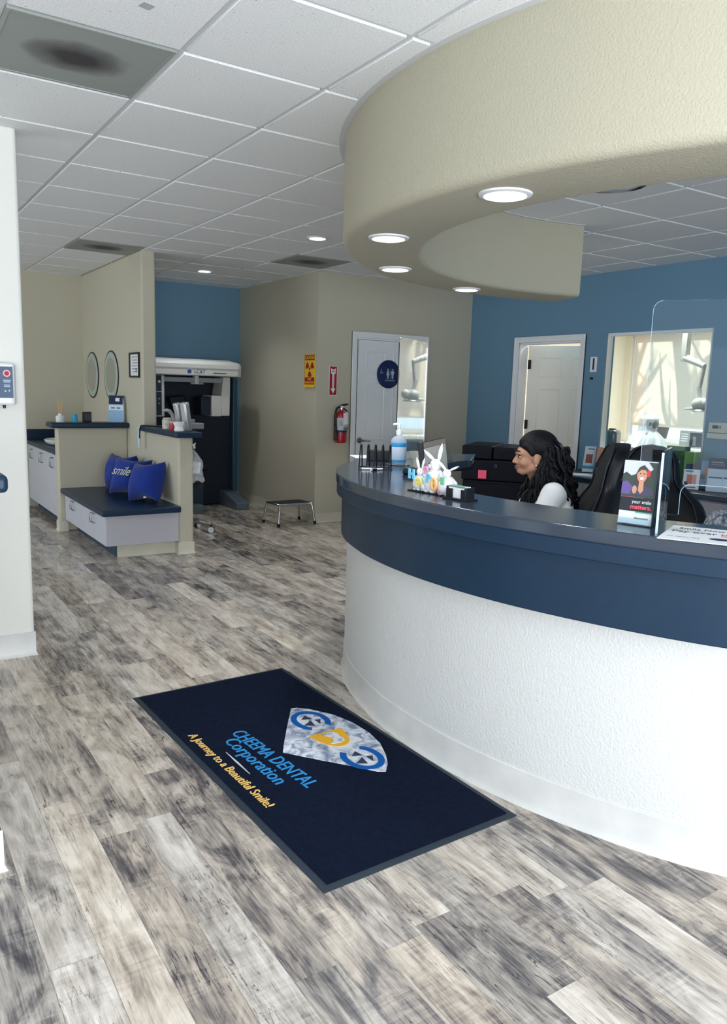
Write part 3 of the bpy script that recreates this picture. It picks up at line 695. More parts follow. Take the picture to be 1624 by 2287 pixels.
def handmirror(label, loc, rz, lean, h, w, d):
    t = thing('shade_guide', label, 'holder', loc, rad(rz)); M = Matrix.Rotation(rad(lean), 4, 'Y')
    MB().box(-w/2, w/2, -d/2, d/2, 0, h, M).build('case', SIL, t, bev=.012, seg=3)
    MB().box(-w*.32, w*.32, -d/2-.002, -d/2+.004, h*.06, h*.9, M).build('inset', mat('inset_grey', (150, 158, 166), .2, metal=.5) if 'inset_grey' not in MAT else MAT['inset_grey'], t, bev=.004)
    return t
handmirror('tall silver leaning holder at the front of the bench wall cap', (2.405, 6.50, ZC), 20, -9, .25, .055, .07)
handmirror('silver leaning holder behind the taller one on the bench wall cap', (2.40, 6.64, ZC), 20, -14, .245, .05, .06)
t = thing('dental_handpiece', 'small curved silver handpiece leaning beside the silver holders', 'handpiece', (2.355, 6.72, ZC))
MB().tube([(.03, 0, .002), (.01, 0, .07), (-.012, 0, .13), (-.04, -.005, .165), (-.075, -.01, .172)], [.016, .016, .016, .018, .014], 12).build('handle', SIL, t, ang=60)
MB().box(-.10, -.06, -.022, .005, .160, .178).build('head', SIL, t, bev=.005)
t = thing('lanyard', 'pale blue and black strap hanging over the end of the bench wall cap', 'strap', (2.243, 7.30, ZC+.002))
MB().tube([(.13, -.25, .004), (.03, -.05, .004), (.0, 0, .002), (-.008, .015, -.03), (-.006, .03, -.12), (-.004, .04, -.19)], .006, 8, sc=(1, 1)).build('black_cord', BLACK, t)
MB().tube([(-.002, .02, .003), (-.012, .03, -.02), (-.014, .04, -.12), (-.011, .05, -.20), (-.008, .035, -.21), (-.01, .03, -.12)], .009, 8, sc=(1, .4)).build('blue_strap', mat('strap_pale_blue', (186, 206, 216), .5), t)

# ------------------------------------------------------------------ x-ray scanner
SCW = mat('scanner_white', (206, 206, 202), .35); SCG = mat('scanner_grey', (150, 156, 160), .4); SCN = mat('scanner_navy', (16, 30, 48), .5); SCP = mat('scanner_panel', (28, 44, 62), .3)
t = thing('dental_scanner', 'large white topped dental x-ray scanner with dark body before the blue alcove wall', 'dental scanner', (3.38, 9.05, 0))
# local: x -.58 (left, behind the wall) to .56
MB().box(-.62, .54, -.02, .28, 0, 1.58).build('back_column', SCN, t, bev=.02)
MB().box(.505, .57, -.10, -.03, 0.06, 1.58).build('side_rail', mat('rail_teal', (46, 78, 94), .45), t, bev=.012)
hd = MB(); R = []
for x in (-.66, .40): R.append([(x, -.50, 1.565), (x, -.50, 1.70), (x, -.47, 1.725), (x, -.20, 1.76), (x, .20, 1.76), (x, .20, 1.565)])
R.append([(.465, -.44, 1.565), (.465, -.44, 1.69), (.46, -.42, 1.715), (.44, -.20, 1.745), (.44, .18, 1.745), (.44, .18, 1.565)])
hb = MB().rings(R).build('gantry_head', SCW, t, bev=.012, seg=3)
MB().box(-.66, .42, -.506, -.49, 1.648, 1.653).build('seam', SCG, hb)
text('lettering', 'i-CAT', .062, mat('print_slate', (60, 70, 86), .4), hb, (-.075, -.503, 1.61), (rad(90), 0, 0), width=.13)
MB().prism([(-.02, -.02), (.02, -.02), (.024, .008), (0, .024), (-.024, .008)], 0, .002, M=Matrix(((1, 0, 0, -.195), (0, 0, -1, -.5005), (0, 1, 0, 1.612), (0, 0, 0, 1)))).build('logo_mark', mat('print_blue', (40, 74, 150), .4), hb)
MB().box(.09, .25, -.503, -.498, 1.598, 1.606).build('vent_slot', DARK, hb)
MB().box(-.50, .30, -.34, -.28, 1.49, 1.545).build('cross_rail', SCG, t, bev=.006)
MB().box(-.08, -.03, -.36, -.29, 1.47, 1.565).build('laser_unit', SCW, t, bev=.004); MB().box(-.12, .03, -.352, -.30, 1.468, 1.49).build('chin_bracket', SCG, t, bev=.004)
# right arm: tapered hanging housing and detector
MB().rings([[(.255, -.40, 1.56), (.345, -.40, 1.56), (.345, -.12, 1.56), (.255, -.12, 1.56)], [(.225, -.42, 1.36), (.335, -.42, 1.36), (.335, -.12, 1.36), (.225, -.12, 1.36)], [(.215, -.42, 1.11), (.33, -.42, 1.11), (.33, -.12, 1.11), (.215, -.12, 1.11)]]).build('source_arm', SCW, t, bev=.012, seg=3)
dt = MB().box(.10, .22, -.43, -.13, 1.105, 1.345).build('detector_housing', SCW, t, bev=.008); MB().box(-.02, .102, -.40, -.16, 1.115, 1.33).build('detector_face', SCN, dt, bev=.01)
# left arm with control panel
lp = MB().box(-.60, -.47, -.46, -.16, 1.10, 1.56).build('control_arm', SCW, t, bev=.012, seg=3)
MB().box(-.565, -.505, -.466, -.455, 1.115, 1.555).build('control_panel', SCP, lp, bev=.003)
MB().box(-.545, -.52, -.470, -.463, 1.475, 1.50).build('display', SCW, lp); MB().box(-.563, -.507, -.469, -.463, 1.375, 1.379).build('divider', SCW, lp)
for z, s in ((1.30, 1), (1.245, -1)):
    MB().prism([(-.012, -.008*s), (.012, -.008*s), (0, .012*s)], 0, .002, M=Matrix(((1, 0, 0, -.535), (0, 0, -1, -.467), (0, 1, 0, z), (0, 0, 0, 1)))).build('arrow_key', SCG, lp)
# seat with head rest, chin tray, pedestal, side foot
MB().rings([[(-.33, -.18, 1.32), (-.13, -.18, 1.34), (-.13, -.10, 1.34), (-.33, -.10, 1.32)], [(-.31, -.19, 1.24), (-.12, -.19, 1.26), (-.12, -.10, 1.26), (-.31, -.10, 1.24)], [(-.24, -.17, 1.12), (-.19, -.17, 1.12), (-.19, -.10, 1.12), (-.24, -.10, 1.12)]]).build('head_rest', BLACK, t, bev=.015)
MB().box(-.23, -.20, -.15, -.10, .80, 1.13).build('head_rest_post', SCN, t)
MB().box(-.40, -.02, -.50, -.22, .96, 1.03).build('chin_tray', SCG, t, bev=.01); MB().box(-.18, -.10, -.42, -.30, 1.03, 1.07).build('tray_block', SCG, t, bev=.006)
MB().rings([[(-.50+.04*math.cos(a)*0+.19*math.cos(a)+.20, -.20+.04*math.sin(0)+dy, .66+.20*math.sin(a)) for a in [2*PI*k/28 for k in range(28)]] for dy in (0, .09)]).build('seat_back', BLACK, t, bev=.015)
MB().box(-.52, .02, -.56, -.14, .48, .56).build('seat', BLACK, t, bev=.03, seg=3)
MB().box(-.48, -.02, -.48, -.02, .03, .48).build('pedestal', mat('pedestal_slate', (42, 60, 76), .4), t, bev=.012)
MB().box(-.50, -.08, -.64, -.44, .0, .10).build('foot_plate', mat('foot_grey', (96, 110, 122), .4), t, bev=.006)
MB().prism([(-.55, 0), (.25, 0), (.25, .18), (-.15, .18), (-.55, .085)], .37, .525, M=Matrix(((0, 0, 1, 0), (1, 0, 0, 0), (0, 1, 0, 0), (0, 0, 0, 1)))).build('side_foot', MAT['foot_grey'], t, bev=.012)

# ------------------------------------------------------------------ operator stool half hidden behind the low wall, with bag
t = thing('operator_stool', 'wheeled stool base with white caster behind the low bench wall end', 'stool', (2.70, 7.42, 0))
MB().cyl((0, 0, .10), (0, 0, .46), .025).build('column', CHROME, t)
MB().lathe([(0, .46), (.17, .46), (.19, .49), (.185, .53), (.15, .55), (0, .55)], 32).build('seat', BLACK, t)
for k in range(5):
    a = rad(-32+72*k); c, s = math.cos(a), math.sin(a)
    lg = MB().tube([(0, 0, .12), (.14*c, .14*s, .105), (.27*c, .27*s, .085)], [.022, .018, .015], 10).build('leg', STEEL, t, ang=60)
    MB().cyl((.27*c, .27*s, .09), (.27*c, .27*s, .055), .008, n=10).build('caster_stem', BLACK, lg)
    d = Vector((-s, c, 0))
    for sg in (-1, 1):
        p = Vector((.27*c, .27*s, .03)); MB().cyl(p+d*sg*.007, p+d*sg*.022, .030, n=24).build('caster_wheel', WHITE if sg < 0 else BLACK, lg, bev=.003)
    MB().box(.27*c-.012, .27*c+.012, .27*s-.012, .27*s+.012, .035, .062).build('caster_cover', BLACK, lg)
t = thing('plastic_bag', 'clear plastic bag with white card hanging behind the low bench wall', 'plastic bag', (2.585, 6.86, .575))
def bagf(u, v):
    y = v; wv = .5+.5*math.sin(v*PI)
    return Vector(((u-.5)*(.05+.11*min(1, v*2.2))+.03*v+.008*math.sin(9*v+5*u), .012*math.sin(14*u+7*v)+.006*math.sin(31*v), .30-.30*v+.012*math.sin(13*u)*v))
m = MB().grid(lambda u, v: bagf(u, v)+Vector((0, -.012*math.sin(u*PI), 0)), 16, 22).grid(lambda u, v: bagf(u, v)+Vector((0, .014*math.sin(u*PI), 0)), 16, 22)
bagm = mat('clear_film', (235, 240, 245), .12, trans=.0, spec=.9, alpha=.35); m.build('film', bagm, t, ang=180)
MB().box(-.035, .05, -.006, .006, .08, .19, Matrix.Rotation(rad(8), 4, 'Y')).build('card', PAPER, t)
hk = thing('wall_hook', 'white hook sticking out behind the low bench wall end', 'hook', (XM+.135, 6.86, .93))
MB().cyl((0, 0, -.01), (.165, 0, -.01), .006).tube([(.15, 0, -.012), (.17, 0, -.006), (.173, 0, .008)], .006, 8).build('peg', WHITE, hk); MB().box(0, .006, -.018, .018, -.035, .02).build('plate', WHITE, hk, bev=.003)
MB().tube([(-.012, 0, .29), (-.015, 0, .325), (-.004, 0, .345), (.012, 0, .335), (.014, 0, .31)], .011, 8).build('clip', WHITE, t)

# ------------------------------------------------------------------ step stool
t = thing('step_stool', 'low chrome step stool with dark ribbed top beside the hall wall', 'step stool', (3.905, 7.46, 0), rad(4))
MB().box(-.20, .20, -.125, .125, .222, .236).build('tread', mat('tread_dark', (26, 34, 44), .6, bump=(300, .5, .002)), t, bev=.004)
MB().tube([(-.205, -.13, .225), (.205, -.13, .225), (.205, .13, .225), (-.205, .13, .225)], .013, 10, closed=True).build('rim', CHROME, t)
for sx in (-1, 1):
    for sy in (-1, 1):
        lg = MB().tube([(sx*.19, sy*.122, .228), (sx*.207, sy*.135, .20), (sx*.215, sy*.145, .14), (sx*.228, sy*.16, .02)], .0115, 10).build('leg', CHROME, t, ang=60)
        MB().cyl((sx*.227, sy*.159, .035), (sx*.229, sy*.161, .0), .016, n=16).build('rubber_foot', RUBBER, lg)
# ------------------------------------------------------------------ signs and extinguisher
def onwall(p, face):  # frame: local x right, y up, z out of the wall
    return (rad(90), 0, 0) if face == '-y' else (rad(90), 0, rad(-90))
t = thing('caution_sign', 'yellow and red radiation caution sign on the hall wall', 'sign', (XH, 7.53, 1.648), rot=onwall(0, '-x'))
W2, H2 = .122, .178
def sgrid(u, v): 
    x = (u-.5)*2*W2; y = (v-.5)*2*H2; return Vector((x, y, .003+.010*max(0, (.12-v)/.12)**2*abs(2*u-1)+(.012*(max(0, (.08-v)/.08))**2)))
pl = MB(); pl.grid(sgrid, 12, 40); plo = pl.build('board', YEL, t, mods=(('SOLIDIFY', dict(thickness=.002)),)); real(plo)
MB().box(-.105, .105, .115, .168, .0045, .0070).build('red_band', RED, plo); MB().box(-.105, .105, -.143, -.068, .0045, .0070).build('red_band', RED, plo)
text('lettering', 'CAUTION', .05, YEL, plo, (0, .1405, .0072), width=.198, bold=.001)
text('lettering', 'X-RAY', .034, YEL, plo, (0, -.088, .0072), width=.085, bold=.0008); text('lettering', 'RADIATION', .034, YEL, plo, (0, -.124, .0072), width=.185, bold=.0008)
for a in (30, 150, 270):
    pts = []
    for k in range(9): q = rad(a-28+56*k/8); pts.append((.092*math.cos(q), .024+.088*math.sin(q)))
    for k in range(5): q = rad(a+28-56*k/4); pts.append((.030*math.cos(q), .024+.030*math.sin(q)))
    MB().prism(pts, .0045, .0070).build('trefoil_blade', RED, plo)
MB().lathe([(0, .0045), (.016, .0045), (.016, .0070), (0, .0070)], 24, c=(0, .024, 0)).build('trefoil_hub', RED, plo)

t = thing('fire_sign', 'red and white fire extinguisher arrow sign on the beige wall', 'sign', (4.372, YB, 1.55), rot=onwall(0, '-y'))
bo = MB().box(-.050, .050, -.158, .158, .001, .003).build('board', PAPER, t); MB().box(-.044, .044, -.152, .152, .0028, .004).build('red_field', RED, bo)
MB().prism([(-.032, .135), (0, .118), (.032, .135), (.026, .075), (.013, .07), (.011, -.085), (.030, -.080), (0, -.138), (-.030, -.080), (-.011, -.085), (-.013, .07), (-.026, .075)], .0038, .005).build('arrow', PAPER, bo)
text('lettering', 'FIRE', .026, NAVY, bo, (0, .098, .0052), width=.042)
text('lettering', 'EXTINGUISHER', .013, RED, bo, (0, -.01, .0052), (0, 0, rad(-90)), width=.13)

t = thing('fire_extinguisher', 'red fire extinguisher with black hose hanging on the beige wall', 'fire extinguisher', (4.435, YB-.085, .885), rad(10))
EXR = mat('extinguisher_red', (170, 18, 34), .25, spec=.7, coat=.3)
cy = MB().lathe([(0, .004), (.055, .0), (.064, .012), (.065, .03), (.065, .28), (.058, .315), (.035, .34), (.022, .347), (.022, .36), (0, .36)], 40).build('cylinder', EXR, t)
MB().lathe([(.0655, .135), (.0662, .135), (.0662, .27), (.0655, .27)], 40).build('label', mat('label_silver', (196, 200, 206), .4), cy)
MB().lathe([(.0660, .115), (.0675, .115), (.0675, .137), (.0660, .137)], 40).build('strap', NAVY, cy)
text('lettering', 'ACE', .034, NAVY, cy, (.012, -.0672, .155), (rad(90), 0, rad(8)), width=.075, bold=.0012)
MB().box(-.005, .055, -.072, -.066, .20, .325, Matrix.Rotation(rad(-4), 4, 'Y')).build('inspection_tag', PAPER, t)
for z in (.19, .205, .22, .235): MB().box(-.052, -.018, -.0672, -.0600, z, z+.004, Matrix.Rotation(rad(-14), 4, 'Z')).build('printed_line', GREY, cy)
vh = MB().cyl((0, 0, .358), (0, 0, .39), .018).box(-.02, .02, -.014, .014, .375, .40).build('valve', CHROME, t, bev=.003)
MB().tube([(-.02, 0, .392), (.02, 0, .405), (.075, 0, .415), (.10, 0, .417)], [.012, .012, .010, .007], 8, sc=(1, .5)).build('lever', BLACK, vh); MB().tube([(-.01, 0, .38), (.03, 0, .372), (.07, 0, .352), (.09, 0, .338)], [.011, .011, .009, .007], 8, sc=(1, .5)).build('handle', BLACK, vh)
MB().lathe([(0, 0), (.014, 0), (.014, .006), (0, .006)], 16, M=Matrix.Translation((0, -.014, .385)) @ Matrix.Rotation(rad(90), 4, 'X')).build('gauge', PAPER, vh)
MB().tube(catmull([(-.015, 0, .385), (-.055, 0, .375), (-.08, 0, .33), (-.083, -.005, .25), (-.078, -.01, .15), (-.072, -.012, .10)], 6), .011, 10).build('hose', BLACK, t)
MB().cyl((-.072, -.012, .11), (-.070, -.012, .03), .011, .016, 12).build('nozzle', BLACK, t)
MB().box(-.03, .03, .06, .083, .02, .30).build('wall_bracket', BLACKM, t)

t = thing('restroom_sign', 'round navy restroom sign on the white door', 'sign', (5.105, YB+.0065, 1.645), rot=onwall(0, '-y'))
SGN = mat('sign_navy', (14, 34, 86), .45); PALE = mat('sign_pale', (176, 190, 214), .5)
dk = MB().lathe([(0, .0005), (.158, .0005), (.158, .004), (.154, .006), (0, .006)], 64).build('disc', SGN, t)
for x, s in ((-.012, 0), (.052, 1)):
    g = MB().lathe([(0, .006), (.0095, .006), (.0095, .0075), (0, .0075)], 20, c=(x, .052, 0))
    if s == 0: g.prism([(x-.012, .038), (x+.012, .038), (x+.021, -.012), (x+.010, -.012), (x+.009, -.048), (x-.009, -.048), (x-.010, -.012), (x-.021, -.012)], .006, .0075)
    else: g.prism([(x-.019, .038), (x+.019, .038), (x+.020, .0), (x+.012, .0), (x+.010, -.048), (x-.010, -.048), (x-.012, .0), (x-.020, .0)], .006, .0075)
    g.build('figure_mark', PALE, dk)
MB().box(.0185, .0205, -.048, .06, .006, .0075).build('divider', PALE, dk)
g = MB().tube([(-.100+.013*math.cos(a), .020+.013*math.sin(a), .0068) for a in [rad(100+22*k) for k in range(13)]], .0016, 6)
g.tube([(-.104, .044, .0068), (-.102, .022, .0068), (-.088, .021, .0068), (-.082, .006, .0068)], .0022, 6).lathe([(0, .006), (.005, .006), (.005, .0075), (0, .0075)], 14, c=(-.105, .051, 0)); g.build('wheelchair_mark', PALE, dk)
text('lettering', 'RESTROOM', .022, PALE, dk, (.02, -.070, .0065), width=.125)

t = thing('number_plate', 'small white plate with number 1 on the blue wall', 'sign', (XR, 5.462, 1.785), rot=onwall(0, '-x'))
pl = MB().box(-.042, .042, -.075, .075, .001, .005).build('plate', PAPER, t); text('lettering', '1', .16, NAVY, pl, (0, -.002, .0052), bold=.003)
tag(MB().lathe([(0, 0), (.014, 0), (.012, .02), (0, .024)], 16).build('coat_hook', BLACK, loc=(XR, 5.472, 1.645), rot=(0, rad(-90), 0)), 'tiny black wall hook just below the number 1 plate', 'hook')
t = thing('thermostat', 'beige thermostat on the blue wall right of the interior window', 'thermostat', (XR, 3.985, 1.20), rot=onwall(0, '-x'))
TH = mat('thermostat_beige', (206, 204, 190), .5)
MB().box(-.125, .125, -.015, .075, .002, .03).build('case', TH, t, bev=.004); MB().box(-.125, .125, -.065, -.012, .002, .045).build('flap', TH, t, bev=.004)
MB().box(-.085, -.03, .022, .05, .029, .0315).build('display', DARK, t); MB().box(-.02, -.002, .022, .05, .029, .031).build('button', GREY, t); MB().box(-.126, .126, -.019, -.012, .03, .046).build('slot', GREY, t)
t = thing('wall_notice', 'pale paper notice under a clip on the blue wall at the right edge', 'notice', (XR, 3.855, 1.52), rot=onwall(0, '-x'))
MB().box(-.085, .085, -.14, .12, .002, .006).build('sheet', mat('notice_pale', (190, 205, 214), .5), t)
MB().box(-.085, .085, .115, .165, .001, .012).build('clip', DARK, t, bev=.003)
for k in range(4): MB().box(-.06, .06-.02*(k % 2), .06-.04*k, .072-.04*k, .0058, .007).build('printed_line', mat('notice_line', (140, 165, 180), .5) if 'notice_line' not in MAT else MAT['notice_line'], t)

# ------------------------------------------------------------------ entrance mat
MATL = pz(295, 1559, 0), pz(632, 1492, 0), pz(1166, 1826, 0), pz(713, 1994, 0)
mc = sum(MATL, Vector())/4; MR = rad(1.95); MW, ML = .80, 1.70
t = thing('entrance_mat', 'navy entrance mat with a diamond logo and lettering on the wood floor', 'door mat', (mc.x, mc.y, 0), MR)
def ml(x, y):  # photo pixel on the mat -> mat coordinates
    p = pz(x, y, .009)-Vector((mc.x, mc.y, 0)); c, s = math.cos(-MR), math.sin(-MR); return (p.x*c-p.y*s, p.x*s+p.y*c)
RBM = mat('mat_rubber_edge', (30, 44, 58), .55); PILE = mat('mat_pile_navy', (6, 19, 42), .95, bump=(700, .8, .003), var=(60, .35), spec=.15)
b = MB()
def rect(h, x, y, z): return [(-x/2, -y/2, z), (x/2, -y/2, z), (x/2, y/2, z), (-x/2, y/2, z)]
b.rings([rect(0, MW, ML, 0), rect(0, MW, ML, .002), rect(0, MW-.05, ML-.05, .006), rect(0, MW-.06, ML-.06, .004)]).build('rubber_border', RBM, t)
b = MB().grid(lambda u, v: Vector(((u-.5)*(MW-.048), (v-.5)*(ML-.048), .0075+.0012*pnoise(Vector((u*45, v*90, 0))))), 60, 120)
b.build('pile', PILE, t, ang=180)
LOG = mat('logo_pale_grey', (206, 212, 222), .95, bump=(700, .6, .002), spec=.15)
nt = LOG.node_tree; N = nt.nodes.new; tc = N('ShaderNodeTexCoord'); n = N('ShaderNodeTexNoise'); n.inputs['Scale'].default_value = 14; n.inputs['Detail'].default_value = 8; n.inputs['Distortion'].default_value = 1.5
nt.links.new(tc.outputs['Object'], n.inputs[0]); cr = N('ShaderNodeValToRGB'); e = cr.color_ramp.elements; e[0].position = .36; e[0].color = srgb(120, 134, 162); e[1].position = .58; e[1].color = srgb(222, 226, 234)
nt.links.new(n.outputs['Fac'], cr.inputs[0]); nt.links.new(cr.outputs[0], nt.nodes['Principled BSDF'].inputs['Base Color'])
MBL = mat('logo_blue', (22, 92, 170), .95, bump=(700, .6, .002), spec=.15); MYE = mat('logo_yellow', (240, 180, 56), .95, bump=(700, .6, .002), spec=.15)
MTX = mat('mat_text_blue', (52, 140, 205), .95, bump=(900, .8, .002), spec=.15); MGO = mat('mat_text_gold', (226, 186, 110), .95, spec=.15); MPA = mat('mat_text_pale', (190, 196, 206), .95, spec=.15)
dia = [ml(*p) for p in ((650, 1583), (662, 1581), (690, 1584), (744, 1596), (786, 1613), (824, 1636), (849, 1660), (862, 1686), (866, 1705), (862, 1723), (845, 1723), (779, 1709), (720, 1698), (680, 1690), (632, 1680), (634, 1662), (641, 1625))]
MB().prism(list(reversed(dia)), .0075, .0100).build('diamond_logo', LOG, t)
def arcring(c, rx, ry, a0, a1, w, name, m, z=.0112):
    ins = [(c[0]+(rx-w)*math.cos(rad(a)), c[1]+(ry-w)*math.sin(rad(a)), 0) for a in range(a0, a1+1, 6)]; out = [(c[0]+rx*math.cos(rad(a)), c[1]+ry*math.sin(rad(a)), 0) for a in range(a0, a1+1, 6)]
    return MB().strip(out, ins, .0095, z).build(name, m, t)
c1 = ml(694, 1610); c2 = ml(809, 1692); cd_ = ml(743, 1648)
arcring(c1, .083, .105, -52, 236, .027, 'letter_c_logo', MBL); arcring(c2, .083, .105, 128, 416, .027, 'letter_c_logo', MBL)
def facets(c, pts, mm):
    for q in pts: MB().prism([(c[0]+x, c[1]+y) for x, y in q], .0096, .0108).build('facet', mm, t)
FD = mat('facet_dark', (58, 66, 88), .95, spec=.1); FL = mat('facet_light', (216, 220, 228), .95, spec=.1)
for c in (c1, c2):
    facets(c, [[(-.05, -.03), (-.01, -.055), (.0, .0)], [(.005, .06), (-.03, .03), (.012, .012)], [(.02, -.05), (.045, -.01), (.018, .0)]], FD); facets(c, [[(-.045, .035), (-.05, -.01), (-.01, .01)], [(.02, .045), (.02, .012), (.05, .005)], [(-.005, -.03), (.015, -.06), (.012, -.012)]], FL)
# golden D with a tooth: D stands with its back towards the lettering
dx, dy = cd_
dd = [(0, 0)]+[(.078*math.cos(rad(a)), .062-.150*math.sin(rad(a))) for a in range(0, 181, 12)]
dd = [(dx+x, dy+y) for x, y in dd[1:]]
MB().prism(dd, .0095, .0114).build('letter_d_logo', MYE, t)
to = [(-.030, .052), (-.020, .056), (-.012, .040), (-.006, .012), (-.012, .0), (-.006, -.012), (-.012, -.040), (-.020, -.056), (-.030, -.052), (-.010, -.060), (.02, -.056), (.040, -.040), (.046, -.018), (.040, 0), (.046, .018), (.040, .040), (.02, .056), (-.010, .060)]
to = [(-.034, -.046), (-.020, -.052), (.012, -.056), (.034, -.046), (.042, -.024), (.036, 0), (.042, .024), (.034, .046), (.012, .056), (-.020, .052), (-.034, .046), (-.008, .026), (.0, 0), (-.008, -.026)]
MB().prism([(dx+x*1.0-.004, dy+y*.95-.004) for x, y in to], .0105, .0128).build('tooth_mark', LOG, t)
def mtext(name, s, p0, p1, h, m, **k):
    a, b = ml(*p0), ml(*p1); L = abs(a[1]-b[1]); cx, cy = (a[0]+b[0])/2, (a[1]+b[1])/2
    return text(name, s, h, m, t, (cx, cy, .0088), (0, 0, rad(-90)+math.atan2(b[0]-a[0], a[1]-b[1])*1.0), width=L, ext=.0016, **k)
mtext('lettering', 'CHEEMA DENTAL', (527, 1634), (698, 1755), .088, MTX)
mtext('lettering', 'Corporation', (512, 1652), (630, 1748), .088, MTX)
mtext('lettering', 'A Journey to a Beautiful Smile!', (428, 1641), (604, 1801), .054, MGO)
a, b2 = ml(505, 1680), ml(558, 1728); MB().rings([[(a[0]-.001, a[1], .0075), (a[0]+.001, a[1], .0075), (a[0]+.001, a[1], .0098), (a[0]-.001, a[1], .0098)], [((a[0]+b2[0])/2-.004, (a[1]+b2[1])/2, .0075), ((a[0]+b2[0])/2+.004, (a[1]+b2[1])/2, .0075), ((a[0]+b2[0])/2+.004, (a[1]+b2[1])/2, .0098), ((a[0]+b2[0])/2-.004, (a[1]+b2[1])/2, .0098)], [(b2[0]-.001, b2[1], .0075), (b2[0]+.001, b2[1], .0075), (b2[0]+.001, b2[1], .0098), (b2[0]-.001, b2[1], .0098)]]).build('divider', MPA, t)
# ------------------------------------------------------------------ things on the counter
CT = 1.0672
def onct(x, y): return pz(x, y, CT)
VIEW = math.atan2(fw.y, fw.x)-PI/2       # yaw that turns local +y away from the camera
# wire sorter
p = onct(838, 1047); t = thing('wire_file_sorter', 'black wire file sorter of five pointed loops on the counter', 'file sorter', (p.x, p.y, CT), VIEW+rad(0))
MB().tube([(-.085, -.05, .004), (.085, -.05, .004), (.085, .05, .004), (-.085, .05, .004)], .0032, 8, closed=True).build('base_wire', BLACKM, t)
for k in range(5):
    x = -.075+.0375*k; MB().tube([(x-.008, -.05, .004), (x-.003, -.012, .118), (x, 0, .124), (x+.003, .012, .118), (x+.008, .05, .004)], .0034, 8).build('wire_loop', BLACKM, t)
p = onct(850, 1030); t = tag(MB().box(-.075, .075, -.03, .03, 0, .06).build('pen_tray', BLACK, bev=.004, loc=(p.x+.02, p.y+.03, CT), rot=(0, 0, VIEW)), 'low black box behind the wire file sorter', 'box')
# pens lying in front of the sorter
def pen(a, b, label, m1, m2):
    A, B = onct(*a), onct(*b); A.z = B.z = CT+.0056; t = thing('pen', label, 'pen', A, 0, 'pens on the counter'); d = (B-A)
    MB().tube([d*.10, d*.55, d], [.0052, .0052, .0045], 12).build('barrel', m1, t); MB().tube([(0, 0, 0), d*.03, d*.10], [.001, .003, .005], 12).build('tip', m2, t)
    MB().tube([d*.56, d*.72, d*.90], [.0055, .0055, .0054], 12).build('grip', m2, t); return t
pen((803, 1049), (852, 1050), 'white pen lying at the left front of the wire sorter', WHITE, GREY); pen((856, 1049.5), (828, 1052.5), 'dark tipped white pen lying at the right front of the wire sorter', WHITE, BLACK)
# sanitizer bottle
p = onct(889, 1038); t = thing('sanitizer_bottle', 'clear pump bottle of hand sanitizer with blue label on the counter', 'pump bottle', (p.x, p.y, CT+.006), VIEW)
LIQ = mat('clear_gel', (214, 228, 238), .06, spec=.9, alpha=.55); 
bt = MB().lathe([(0, 0), (.040, 0), (.043, .006), (.043, .118), (.040, .134), (.028, .146), (.016, .152), (.016, .162), (0, .162)], 40).build('bottle', LIQ, t)
MB().lathe([(.0436, .012), (.0440, .013), (.0440, .112), (.0436, .113)], 40).build('label', mat('label_pale', (206, 224, 244), .4), bt)
MB().lathe([(.0442, .094), (.0446, .095), (.0446, .115), (.0442, .116)], 40).build('blue_band', mat('label_blue', (52, 160, 226), .4), bt); MB().lathe([(.0442, .012), (.0446, .013), (.0446, .024), (.0442, .025)], 40).build('blue_band', MAT['label_blue'], bt)
pm = MB().lathe([(.0175, .158), (.0175, .182), (.014, .184), (.006, .186), (.006, .200), (0, .200)], 24).build('pump_cap', WHITE, t)
MB().tube([(0, 0, .198), (0, 0, .212), (-.012, 0, .216), (-.034, 0, .212)], [.010, .011, .008, .005], 12).build('pump_head', WHITE, pm)
tag(MB().lathe([(0, 0), (.060, 0), (.064, .003), (.060, .0055), (0, .004)], 36).build('drip_tray', mat('tray_clear', (120, 130, 140), .15, spec=.8), loc=(p.x, p.y, CT)), 'thin dark tray under the clear pump bottle on the counter', 'tray')
# papers at the back of the counter
for (a, lb, mm, rz, w_, d_) in (((838, 1020.5), 'white sheet at the far left end of the counter', PAPER, 12, .28, .20), ((866, 1022), 'white form with a red heading behind the pump bottle', mat('form_white', (238, 232, 232), .6), -8, .16, .11)):
    p = onct(*a); t = thing('paper_sheet', lb, 'paper', (p.x, p.y, CT), VIEW+rad(rz), 'papers at the far end of the counter')
    sh = MB().box(-w_/2, w_/2, -d_/2, d_/2, 0 if rz > 0 else .002, .0015 if rz > 0 else .0035).build('sheet', mm, t)
    if rz < 0: MB().box(-w_*.45, w_*.45, -.02, .02, .0034, .0042).build('red_heading', mat('heading_pink', (236, 130, 130), .6), sh)
# clear bent acrylic riser behind the pump bottle
p = onct(912, 1026); t = thing('acrylic_riser', 'low clear bent acrylic stand behind the bunnies', 'acrylic stand', (p.x+.16, p.y-.06, CT), VIEW+rad(20))
MB().rings([[(-.09, a, b), (.09, a, b), (.09, a+.003, b), (-.09, a+.003, b)] for a, b in ((-.05, 0), (.045, .10))]).build('sloped_face', ACRYL, t); MB().box(-.09, .09, -.05, .06, 0, .003).build('foot', ACRYL, t)
